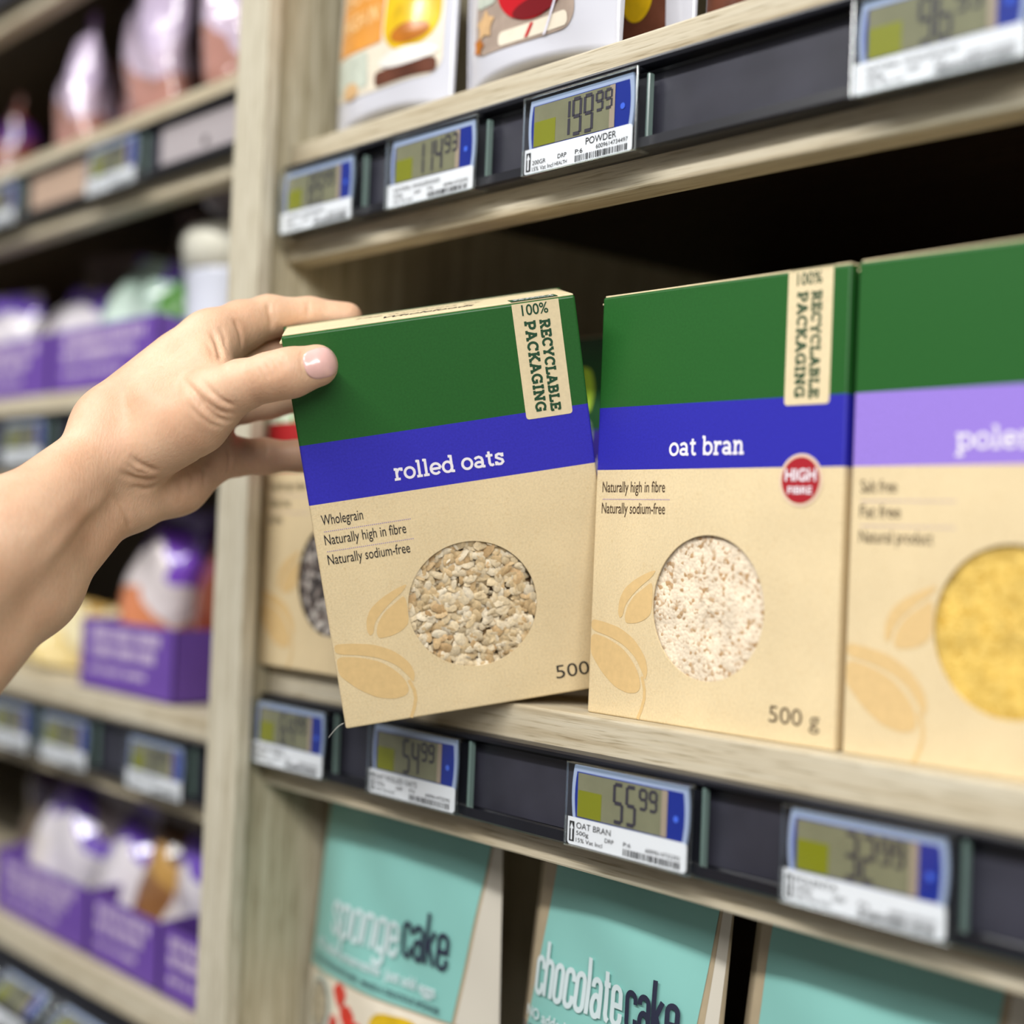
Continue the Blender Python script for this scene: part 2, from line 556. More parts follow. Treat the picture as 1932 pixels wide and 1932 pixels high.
def carton_mat(name, band, top=(36, 92, 38), kraft=(223, 203, 162), leafy=False):
    m, nt, b = new_mat(name)
    tc = N(nt, 'ShaderNodeTexCoord')
    sep = N(nt, 'ShaderNodeSeparateXYZ')
    nt.links.new(tc.outputs['Object'], sep.inputs[0])
    # kraft board with fibres
    n1 = N(nt, 'ShaderNodeTexNoise')
    n1.inputs['Scale'].default_value = 900
    n1.inputs['Detail'].default_value = 3
    nt.links.new(tc.outputs['Object'], n1.inputs['Vector'])
    n2 = N(nt, 'ShaderNodeTexNoise')
    n2.inputs['Scale'].default_value = 24
    n2.inputs['Detail'].default_value = 5
    nt.links.new(tc.outputs['Object'], n2.inputs['Vector'])
    wv = N(nt, 'ShaderNodeTexNoise')
    wv.inputs['Scale'].default_value = 170
    wv.inputs['Detail'].default_value = 4
    wv.inputs['Distortion'].default_value = 2.5
    nt.links.new(tc.outputs['Object'], wv.inputs['Vector'])
    r1 = N(nt, 'ShaderNodeValToRGB')
    e = r1.color_ramp.elements
    k = Vector(lin(kraft)[:3])
    e[0].position, e[0].color = 0.30, (*(k * 0.86), 1)
    e[1].position, e[1].color = 0.68, (*[min(1, x) for x in (k * 1.10)], 1)
    mixf = N(nt, 'ShaderNodeMath', operation='ADD')
    sc = N(nt, 'ShaderNodeMath', operation='MULTIPLY')
    sc.inputs[1].default_value = 0.55
    sc2 = N(nt, 'ShaderNodeMath', operation='MULTIPLY')
    sc2.inputs[1].default_value = 0.45
    nt.links.new(n1.outputs['Fac'], sc.inputs[0])
    nt.links.new(n2.outputs['Fac'], sc2.inputs[0])
    nt.links.new(sc.outputs[0], mixf.inputs[0])
    nt.links.new(sc2.outputs[0], mixf.inputs[1])
    nt.links.new(mixf.outputs[0], r1.inputs['Fac'])
    fib = N(nt, 'ShaderNodeValToRGB')
    fe = fib.color_ramp.elements
    fe[0].position, fe[0].color = 0.485, (1, 1, 1, 1)
    fe[1].position, fe[1].color = 0.515, (1, 1, 1, 1)
    q = fe.new(0.5)
    q.color = (0.80, 0.70, 0.55, 1)
    nt.links.new(wv.outputs['Fac'], fib.inputs['Fac'])
    mu = N(nt, 'ShaderNodeMix', data_type='RGBA', blend_type='MULTIPLY')
    mu.inputs['Factor'].default_value = 0.55
    nt.links.new(r1.outputs['Color'], mu.inputs[6])
    nt.links.new(fib.outputs['Color'], mu.inputs[7])
    # printed band and top colour
    g1 = N(nt, 'ShaderNodeMath', operation='GREATER_THAN')
    g1.inputs[1].default_value = 0.1165
    g2 = N(nt, 'ShaderNodeMath', operation='GREATER_THAN')
    g2.inputs[1].default_value = 0.1464
    nt.links.new(sep.outputs['Z'], g1.inputs[0])
    nt.links.new(sep.outputs['Z'], g2.inputs[0])

    def inked(rgb):
        rr = N(nt, 'ShaderNodeValToRGB')
        c = Vector(lin(rgb)[:3])
        rr.color_ramp.elements[0].position, rr.color_ramp.elements[0].color = 0.25, (*(c * 0.88), 1)
        rr.color_ramp.elements[1].position, rr.color_ramp.elements[1].color = 0.75, (*[min(1, x * 1.12) for x in c], 1)
        nt.links.new(n1.outputs['Fac'], rr.inputs['Fac'])
        return rr
    bandc = inked(band)
    topc = inked(top)
    topout = topc.outputs['Color']
    if leafy:
        vo = N(nt, 'ShaderNodeTexVoronoi')
        vo.inputs['Scale'].default_value = 190
        nt.links.new(tc.outputs['Object'], vo.inputs['Vector'])
        vr = N(nt, 'ShaderNodeValToRGB')
        vr.color_ramp.elements[0].color = lin((90, 160, 70))
        vr.color_ramp.elements[1].color = lin((226, 236, 214))
        vr.color_ramp.elements[0].position = 0.25
        vr.color_ramp.elements[1].position = 0.55
        nt.links.new(vo.outputs['Distance'], vr.inputs['Fac'])
        gx = N(nt, 'ShaderNodeMath', operation='LESS_THAN')
        gx.inputs[1].default_value = 0.031
        nt.links.new(sep.outputs['X'], gx.inputs[0])
        mm = N(nt, 'ShaderNodeMix', data_type='RGBA')
        nt.links.new(gx.outputs[0], mm.inputs[0])
        nt.links.new(topc.outputs['Color'], mm.inputs[6])
        nt.links.new(vr.outputs['Color'], mm.inputs[7])
        topout = mm.outputs[2]
    ma = N(nt, 'ShaderNodeMix', data_type='RGBA')
    nt.links.new(g1.outputs[0], ma.inputs[0])
    nt.links.new(mu.outputs[2], ma.inputs[6])
    nt.links.new(bandc.outputs['Color'], ma.inputs[7])
    mb = N(nt, 'ShaderNodeMix', data_type='RGBA')
    nt.links.new(g2.outputs[0], mb.inputs[0])
    nt.links.new(ma.outputs[2], mb.inputs[6])
    nt.links.new(topout, mb.inputs[7])
    nt.links.new(mb.outputs[2], b.inputs['Base Color'])
    # printed parts are varnished
    ro = N(nt, 'ShaderNodeMapRange')
    ro.inputs['To Min'].default_value = 0.62
    ro.inputs['To Max'].default_value = 0.36
    nt.links.new(g1.outputs[0], ro.inputs['Value'])
    nt.links.new(ro.outputs[0], b.inputs['Roughness'])
    b.inputs['Specular IOR Level'].default_value = 0.4
    bp = N(nt, 'ShaderNodeBump')
    bp.inputs['Strength'].default_value = 0.12
    bp.inputs['Distance'].default_value = 0.0004
    nt.links.new(n2.outputs['Fac'], bp.inputs['Height'])
    nt.links.new(bp.outputs['Normal'], b.inputs['Normal'])
    return m


KRAFT = plain('kraft_flap', (224, 206, 166), 0.6, noise=0.05, nscale=400)
FILM = clear_mat('window_film', (1, 1, 1), 0.015, 0.08)


def carton_body(parent, mat):
    """carton shell with the round window cut through its front"""
    t = 0.0006
    n = 72
    ang = [2 * math.pi * i / n for i in range(n)]
    cr = [math.atan2(z - WCZ, x - WCX) % (2 * math.pi) for x, z in ((0, 0), (CW, 0), (CW, CH), (0, CH))]
    for a in cr:
        k = min(range(len(ang)), key=lambda i: abs(ang[i] - a))
        ang[k] = a
    ang.sort()
    bm = bmesh.new()
    inner, outer, back = [], [], []
    for a in ang:
        c, s = math.cos(a), math.sin(a)
        inner.append(bm.verts.new((WCX + WR * c, 0, WCZ + WR * s)))
        back.append(bm.verts.new((WCX + WR * c, t, WCZ + WR * s)))
        tt = min([(CW - WCX) / c if c > 1e-9 else 9, (0 - WCX) / c if c < -1e-9 else 9,
                  (CH - WCZ) / s if s > 1e-9 else 9, (0 - WCZ) / s if s < -1e-9 else 9])
        outer.append(bm.verts.new((WCX + tt * c, 0, WCZ + tt * s)))
    for i in range(n):
        j = (i + 1) % n
        bm.faces.new((inner[i], outer[i], outer[j], inner[j]))
        bm.faces.new((inner[j], back[j], back[i], inner[i]))
    # side walls follow the outer loop back
    rear = [bm.verts.new((v.co.x, CD, v.co.z)) for v in outer]
    for i in range(n):
        j = (i + 1) % n
        bm.faces.new((outer[j], outer[i], rear[i], rear[j]))
    bm.faces.new(rear)
    bm.normal_update()
    ed = [e for e in bm.edges if len(e.link_faces) == 2 and e.calc_face_angle(0) > 1.2
          and not any(abs((v.co.x - WCX) ** 2 + (v.co.z - WCZ) ** 2 - WR ** 2) < 1e-7 for v in e.verts)]
    bmesh.ops.bevel(bm, geom=ed, offset=0.0011, segments=3, affect='EDGES', profile=0.5)
    return obj('carton_body', bm, mat, parent)


def grain_disc(parent, kind):
    y = 0.0014
    if kind == 'oats':
        rnd = random.Random(3)
        bm = bmesh.new()
        isl = []
        for i in range(900):
            big = i >= 420
            r = (WR + 0.003) * math.sqrt(rnd.random())
            a = rnd.random() * 2 * math.pi
            s = rnd.choice((1, 1, 1, .9, .8)) if big else rnd.choice((.8, .6, .45))
            ln, wd = rnd.uniform(.0034, .0052) * s, rnd.uniform(.0021, .0034) * s
            M = Matrix.Translation((WCX + r * math.cos(a), y + ((0.0003 + (899 - i) / 480 * 0.0022) if big else 0.0016 + rnd.random() * 0.003), WCZ + r * math.sin(a))) @ \
                Matrix.Rotation(rnd.gauss(0, .30 if big else .6), 4, 'X') @ Matrix.Rotation(rnd.gauss(0, .30 if big else .6), 4, 'Z') @ Matrix.Rotation(rnd.random() * 6.28, 4, 'Y')
            n = 9
            ring = []
            ph = rnd.random() * 6
            for k in range(n):
                b2 = 2 * math.pi * k / n
                rr = 1 + .13 * math.sin(2 * b2 + ph) + rnd.uniform(-.1, .1)
                ring.append((ln * rr * math.cos(b2), wd * rr * math.sin(b2), 0.0003 * math.sin(3 * b2 + ph)))
            top = bm.verts.new(M @ Vector((0, -0.00042, 0)))
            g1 = bm.verts.new(M @ Vector((ln * .5, -0.0003, 0)))
            g2 = bm.verts.new(M @ Vector((-ln * .5, -0.0003, 0)))
            mid = [bm.verts.new(M @ Vector((q[0] * .72, -0.00062 + q[2], q[1] * .72))) for q in ring]
            edge = [bm.verts.new(M @ Vector((q[0], q[2], q[1]))) for q in ring]
            for k in range(n):
                k2 = (k + 1) % n
                bm.faces.new((mid[k], mid[k2], edge[k2], edge[k]))
                bm.faces.new((top, mid[k2], mid[k]))
            bm.verts.remove(g1)
            bm.verts.remove(g2)
        me = bpy.data.meshes.new('oat_flakes')
        bmesh.ops.recalc_face_normals(bm, faces=bm.faces[:])
        for v in bm.verts:
            if v.co.y < 0.0008:
                v.co.y = 0.0008 + 0.1 * max(0, v.co.y)
        bm.to_mesh(me)
        bm.free()
        m = MATS.get('oat_flake')
        if not m:
            m, nt, b = new_mat('oat_flake')
            g = N(nt, 'ShaderNodeNewGeometry')
            r = N(nt, 'ShaderNodeValToRGB')
            e = r.color_ramp.elements
            e[0].position, e[0].color = 0.0, lin((196, 160, 112))
            e[1].position, e[1].color = 1.0, lin((238, 226, 200))
            for p, c in ((.08, (214, 184, 136)), (.35, (222, 200, 158)), (.7, (231, 214, 180))):
                e.new(p).color = lin(c)
            nt.links.new(g.outputs['Random Per Island'], r.inputs['Fac'])
            tc = N(nt, 'ShaderNodeTexCoord')
            n3 = N(nt, 'ShaderNodeTexNoise')
            n3.inputs['Scale'].default_value = 700
            n3.inputs['Detail'].default_value = 3
            nt.links.new(tc.outputs['Object'], n3.inputs['Vector'])
            mr = N(nt, 'ShaderNodeMapRange')
            mr.inputs['From Min'].default_value = .3
            mr.inputs['From Max'].default_value = .7
            mr.inputs['To Min'].default_value = .8
            mr.inputs['To Max'].default_value = 1.12
            nt.links.new(n3.outputs['Fac'], mr.inputs['Value'])
            mx = N(nt, 'ShaderNodeMix', data_type='RGBA', blend_type='MULTIPLY')
            mx.inputs['Factor'].default_value = 1
            nt.links.new(r.outputs['Color'], mx.inputs[6])
            nt.links.new(mr.outputs[0], mx.inputs[7])
            nt.links.new(mx.outputs[2], b.inputs['Base Color'])
            b.inputs['Roughness'].default_value = .6
            MATS['oat_flake'] = m
        o = link('oat_flakes', me, m, parent, smooth=True)
        o['kind'] = 'stuff'
        d = flat('oat_layer', [circle(WCX, WCZ, WR + 0.004, n=48)], plain('oat_shade', (176, 140, 92), .8), parent, 0.0068)
        return
    spec = {'bran': ('oat_bran_grains', (236, 220, 194), (190, 152, 106), 620, .5),
            'polenta': ('polenta_grains', (226, 190, 92), (208, 164, 56), 700, .35),
            'chia': ('chia_seeds', (214, 206, 196), (58, 50, 48), 300, .5)}[kind]
    name, ca, cb, sc, ps = spec
    m, nt, b = new_mat(name)
    tc = N(nt, 'ShaderNodeTexCoord')
    vo = N(nt, 'ShaderNodeTexVoronoi')
    vo.inputs['Scale'].default_value = sc
    nt.links.new(tc.outputs['Object'], vo.inputs['Vector'])
    r = N(nt, 'ShaderNodeValToRGB')
    e = r.color_ramp.elements
    sepc = N(nt, 'ShaderNodeSeparateColor')
    nt.links.new(vo.outputs['Color'], sepc.inputs[0])
    if kind == 'chia':
        e[0].position, e[0].color = .3, lin(cb)
        e[1].position, e[1].color = .85, lin(ca)
        e.new(.55).color = lin((120, 104, 96))
    else:
        e[0].position, e[0].color = .04, lin(cb)
        e[1].position, e[1].color = .9, lin(tuple(min(255, x + 14) for x in ca))
        e.new(.28).color = lin(ca)
    nt.links.new(sepc.outputs[0], r.inputs['Fac'])
    nz = N(nt, 'ShaderNodeTexNoise')
    nz.inputs['Scale'].default_value = 90
    nt.links.new(tc.outputs['Object'], nz.inputs['Vector'])
    mr = N(nt, 'ShaderNodeMapRange')
    mr.inputs['From Min'].default_value = .3
    mr.inputs['From Max'].default_value = .7
    mr.inputs['To Min'].default_value = .82
    mr.inputs['To Max'].default_value = 1.1
    nt.links.new(nz.outputs['Fac'], mr.inputs['Value'])
    mx = N(nt, 'ShaderNodeMix', data_type='RGBA', blend_type='MULTIPLY')
    mx.inputs['Factor'].default_value = 1
    nt.links.new(r.outputs['Color'], mx.inputs[6])
    nt.links.new(mr.outputs[0], mx.inputs[7])
    nt.links.new(mx.outputs[2], b.inputs['Base Color'])
    bp = N(nt, 'ShaderNodeBump')
    bp.inputs['Strength'].default_value = .35 if kind != 'chia' else .8
    bp.inputs['Distance'].default_value = .0010
    bp.invert = True
    nt.links.new(vo.outputs['Distance'], bp.inputs['Height'])
    nt.links.new(bp.outputs['Normal'], b.inputs['Normal'])
    b.inputs['Roughness'].default_value = .7
    # a lumpy packed surface rather than a flat disc
    bm = bmesh.new()
    rnd = random.Random(5)
    rings = [[bm.verts.new((WCX, y, WCZ))]]
    for k in range(1, 15):
        rr = (WR + .003) * k / 14
        rings.append([bm.verts.new((WCX + rr * math.cos(2 * math.pi * i / 48), y + rnd.uniform(0, .0007), WCZ + rr * math.sin(2 * math.pi * i / 48))) for i in range(48)])
    for i in range(48):
        bm.faces.new((rings[0][0], rings[1][i], rings[1][(i + 1) % 48]))
        for k in range(1, 14):
            bm.faces.new((rings[k][i], rings[k + 1][i], rings[k + 1][(i + 1) % 48], rings[k][(i + 1) % 48]))
    o = obj(name, bm, m, parent, smooth=True)
    o['kind'] = 'stuff'


BIGUP = [(0.9, 45.0), (9.8, 44.0), (20.6, 41.8), (30.2, 36.8), (36.9, 29.6), (38.9, 23.2), (37.4, 18.7), (35.7, 22.0), (30.7, 28.9), (22.9, 34.1), (13.0, 37.4), (1.0, 39.7)]
BIGLO = [(1.0, 38.5), (12.8, 36.2), (22.6, 32.4), (29.5, 26.5), (33.7, 20.6), (34.7, 15.2), (32.5, 12.5), (26.3, 11.8), (18.0, 14.0), (10.1, 19.3), (4.2, 25.1), (1.0, 29.0)]
STEM = [(35.3, 20.4), (37.2, 14.7), (37.3, 10.3), (35.8, 5.4), (33.5, 0.6)]
SML = [(42.0, 70.3), (35.0, 68.1), (27.6, 64.6), (21.8, 60.4), (18.8, 54.9), (18.3, 49.0), (19.6, 46.3), (21.5, 47.7), (22.7, 52.6), (26.5, 57.1), (32.4, 62.1), (39.1, 66.5)]
SMR = [(40.1, 65.1), (33.9, 61.0), (28.2, 57.3), (24.4, 52.3), (22.8, 47.5), (23.6, 44.3), (29.7, 44.6), (35.1, 46.3), (40.0, 49.9)]


def smooth_poly(pts, it=2):
    for _ in range(it):
        q = []
        for i in range(len(pts)):
            a, b = pts[i], pts[(i + 1) % len(pts)]
            q.append((a[0] * .8 + b[0] * .2, a[1] * .8 + b[1] * .2))
            q.append((a[0] * .2 + b[0] * .8, a[1] * .2 + b[1] * .8))
        pts = q
    return pts


def carton(label, band, word, wordx, wordw, claims, grain, matname, sticker=True, badge=False, top_print=True, loc=(0, 0, 0), sx=1.0, leafy=False, top=(36, 92, 38), weight=True, ink=None):
    root = thing('cereal_carton', label, 'box', loc, 'cartons of wholefoods')
    ink = ink or BLACK_INK
    mat = carton_mat(matname, band, top=top, leafy=leafy)
    carton_body(root, mat)
    grain_disc(root, grain)
    flat('window_film', [circle(WCX, WCZ, WR + .002, n=48)], FILM, root, 0.0007)
    # lid: the cream tuck flap closing the top
    bm = box_bm(.0006, CW - .0006, .0010, CD + .0012, CH - .0002, CH + .0008, bev=.0003, seg=1)
    lid = obj('top_flap', bm, KRAFT, root)
    bm = bmesh.new()
    for t in (0.0, 0.0011):
        box_bm(-.0012, .0040, .0012 + t * 4, CD - .004, CH - .0034 - t, CH - .0026 - t, bm=bm)
    obj('tuck_tab', bm, KRAFT, root)
    Y = -0.00015
    sc = .001
    mm = lambda P: [(a * sc, b * sc) for a, b in P]
    polys = [smooth_poly(mm(P)) for P in (BIGUP, BIGLO, SML, SMR)]
    lf = flat('leaf_print', polys, LEAF_INK, root, Y)
    bm = bmesh.new()
    ribbon(bm, [(a * sc, b * sc) for a, b in STEM], .0017, lambda a, b: (a, Y, b))
    lettering('stem_print', bm, LEAF_INK, lf)
    if word:
        bm = bmesh.new()
        slab_word(bm, word, wordx * sc, .1226, wordw * sc, .0060, 0.00128, 0, Y)
        lettering('product_name', bm, WHITE_INK, root)
    if claims:
        bm = bmesh.new()
        dots = bmesh.new()
        z0 = 105.9
        for i, (s, wd) in enumerate(claims):
            z = (z0 - 10.1 * i) * sc
            add_text(bm, s, .0048, z, wd * sc, .0054, y=Y, bold=.004, spacing=1.0)
            if i < len(claims) - 1:
                nd = 44
                for k in range(nd):
                    x = .0052 + k * .00099
                    poly_bm(rect(x, x + .00052, z - .0036, z - .0032), Y, dots)
        lettering('claims_text', bm, ink, root)
        lettering('dotted_rule', dots, LILAC_INK, root)
    if weight:
        bm = bmesh.new()
        add_text(bm, '500 g', .1098, .0084, .0262, .0074, y=Y, bold=-.002)
        lettering('weight_text', bm, ink, root)
    if sticker:
        st = flat('recycling_label', [rrect(.1120, .1352, .1428, CH - .0004, .0016, (1, 1, 0, 0))], KRAFT, root, Y)
        bm = bmesh.new()
        slab_word(bm, 'RECYCLABLE', .1247, .1906, .0452, .0050, .00115, -90, Y * 2)
        slab_word(bm, 'PACKAGING', .1172, .1908, .0450, .0053, .00118, -90, Y * 2)
        add_text(bm, '100%', .1166, .1936, .0130, .0054, y=Y * 2, bold=.012)
        lettering('lettering', bm, GREEN_INK, st)
        if top_print:
            zt = CH + .00095
            bm = bmesh.new()
            vs = [bm.verts.new(p) for p in ((.1120, .0006, zt), (.1352, .0006, zt), (.1352, .016, zt), (.1120, .016, zt))]
            bm.faces.new(vs)
            g = lettering('label_fold', bm, plain('label_green', (34, 84, 50), .5), st)
            bm = bmesh.new()
            fn = lambda a, b: (a, .0142 - (b - .1) , zt + .0001)
            add_text(bm, 'RECYCLABLE', .1336, .1005, -.0198, -.0036, fn=lambda a, b: (a, .0065 + (b - .1) * 1.0, zt + .0001), bold=.02)
            add_text(bm, '100%', .1336, .1068, -.0198, -.0036, fn=lambda a, b: (a, .0065 + (b - .1) * 1.0, zt + .0001), bold=.02)
            lettering('lettering', bm, WHITE_INK, g)
    if top_print:
        zt = CH + .0010
        bm = bmesh.new()
        add_text(bm, 'Wholefoods', .050, 0, .046, .0105, fn=lambda a, b: (a, .016 + b, zt), shear=.5, bold=.012)
        add_text(bm, 'The goodness of', .036, 0, .066, .0055, fn=lambda a, b: (a, .036 + b, zt), shear=.5, bold=.012)
        lettering('lettering', bm, BLACK_INK, lid)
    if badge:
        bg = flat('fibre_badge', [circle(.1222, .1110, .0112)], plain('badge_rim', (226, 200, 176), .5), root, Y * 2)
        flat('badge_disc', [circle(.1222, .1110, .0098)], plain('badge_red', (166, 26, 38), .45), bg, Y * 3)
        bm = bmesh.new()
        add_text(bm, 'HIGH', .1142, .1108, .0160, .0052, y=Y * 4, bold=.025)
        add_text(bm, 'FIBRE', .1158, .1053, .0126, .0032, y=Y * 4, bold=.02)
        lettering('lettering', bm, WHITE_INK, bg)
    return root


def slab_word(bm, s, x0, z0, width, height, pen, rot, y0):
    """like add_slab, but with a pen of constant real width"""
    total = sum(SLAB[c][0] for c in s) + 6 * (len(s) - 1)
    sx = width / total
    sz = height / 100.0
    cur = 0.0
    for c in s:
        adv, strokes = SLAB[c]
        for si, st in enumerate(strokes):
            y = y0 - si * 9e-6
            P = [((cur + a) * sx, b * sz) for a, b in st]
            if rot == -90:
                ribbon(bm, P, pen, lambda a, b, y=y: (x0 + b, y, z0 - a))
            else:
                ribbon(bm, P, pen, lambda a, b, y=y: (x0 + a, y, z0 + b))
        cur += adv + 6


BLUE = (52, 48, 176)
NOTES = [('Naturally high in fibre', 40.5), ('Naturally sodium-free', 41)]
held = carton('tilted rolled oats carton held in the hand, pulled out of the row', BLUE, 'rolled oats', 43.4, 55.0,
              [('Wholegrain', 20.5)] + NOTES, 'oats', 'carton_rolled_oats')
HM = Matrix(((0.58797, -0.80719, 0.05232), (0.78542, 0.55426, -0.27552), (0.1934, 0.20309, 0.95987))).to_4x4()
held.matrix_world = Matrix.Translation((-0.10342, -0.06681, 0.01044)) @ HM @ Matrix.Scale(.97, 4)
# loose fibre at the foot of the held carton
fp = [Vector(p) for p in ((-.0006, .002, .0028), (-.0030, .0012, .0022), (-.0054, .0006, .0007), (-.0074, .0003, -.0010), (-.0092, 0, -.0028))]
bm = bmesh.new()
rg = []
for p in fp:
    rg.append([bm.verts.new(p + Vector((0, .00013 * math.cos(k * math.pi / 3), .00013 * math.sin(k * math.pi / 3)))) for k in range(6)])
for ra, rb2 in zip(rg, rg[1:]):
    for k in range(6):
        bm.faces.new((ra[k], ra[(k + 1) % 6], rb2[(k + 1) % 6], rb2[k]))
obj('loose_fibre', bm, plain('fibre_white', (225, 222, 214), .6), held, smooth=True)

oatbran = carton('oat bran carton with red round badge, standing beside the held carton', (46, 44, 166), 'oat bran', 47, 44, NOTES, 'bran', 'carton_oat_bran',
                 badge=True, loc=(-0.0140, 0.0105, ZL), ink=BROWN_INK)
polenta = carton('polenta carton with lilac band and yellow window, at the right edge', (150, 124, 214), 'polenta', 47.5, 46,
                 [('Salt free', 17), ('Fat free', 19), ('Natural product', 34)], 'polenta', 'carton_polenta', sticker=False, loc=(0.1335, 0.0105, ZL), ink=BROWN_INK)
chia = carton('chia seed carton with red band, half hidden behind the held carton', (176, 40, 44), '', 43, 6,
              [('Naturally high in fibre', 40), ('Gluten free', 24), ('Salt free', 16)], 'chia', 'carton_chia', sticker=False,
              loc=(-0.2818, -0.0080, ZL), leafy=True, top=(176, 40, 44), ink=BROWN_INK)
second = carton('green carton standing further back, seen in the gap beside oat bran', (62, 50, 150), 'rolled oats', 43.7, 54.5,
                NOTES, 'oats', 'carton_second_row', sticker=False, loc=(-0.1600, 0.1020, ZL), top=(40, 84, 50), weight=False)
lf = flat('leaf_emblem', [smooth_poly([(.026, .183), (.046, .183), (.050, .170), (.046, .155), (.034, .162), (.027, .174)])], plain('lime_ink', (176, 214, 64), .5), second, -.0003)
bm = bmesh.new()
for cxx, czz in ((.026, .146), (.042, .144)):
    ribbon(bm, [(cxx + a * .0060, czz + b * .0080) for a, b in arc(0, 0, 1, 1, 30, 380, 20)], .0016, lambda a, b: (a, -.0003, b))
ribbon(bm, [(.020, .154), (.022, .136)], .0016, lambda a, b: (a, -.0003, b))
for k in range(5):
    ribbon(bm, [(.024 + k * .005, .134), (.026 + k * .005, .124), (.028 + k * .005, .133)], .0014, lambda a, b: (a, -.0003, b))
lettering('script_print', bm, plain('pale_green_ink', (170, 190, 172), .5), second)

# ---------------------------------------------------------------- electronic price tags
CLEAR = clear_mat('clear_case', (.955, .98, .975), .045, .06)
BEZEL = plain('blue_bezel', (10, 40, 146), .3, .5, coat=.5)
RIM = plain('pale_blue_rim', (170, 184, 216), .35)
LCD = plain('lcd_glass', (132, 130, 104), .25, .5, noise=.08, nscale=90)
YEL = plain('yellow_tab', (132, 134, 20), .4)
PEACH = plain('lcd_margin', (168, 150, 132), .4)
PAPER = plain('paper_label', (240, 240, 246), .55)
DIGIT = plain('lcd_digit', (58, 54, 66), .4)
DOT = plain('sensor_blue', (70, 110, 240), .2, coat=1.0)
SEG = {'0': 'abcdef', '1': 'bc', '2': 'abged', '3': 'abgcd', '4': 'fgbc', '5': 'afgcd', '6': 'afgedc', '7': 'abc', '8': 'abcdefg', '9': 'abcdfg'}


def seg_digit(bm, ch, x, z, w, h, t, y):
    g = {'a': ((0, h), (w, h)), 'b': ((w, h), (w, h / 2)), 'c': ((w, h / 2), (w, 0)), 'd': ((0, 0), (w, 0)),
         'e': ((0, 0), (0, h / 2)), 'f': ((0, h / 2), (0, h)), 'g': ((0, h / 2), (w, h / 2))}
    for s in SEG[ch]:
        (a, b), (c, d) = g[s]
        e = t * .18
        if a == c:
            poly_bm(rect(x + a - t / 2, x + a + t / 2, z + min(b, d) + e, z + max(b, d) - e), y, bm)
        else:
            poly_bm(rect(x + a + e, x + c - e, z + b - t / 2, z + b + t / 2), y, bm)


TW, TH, TD = .0770, .0385, .0105


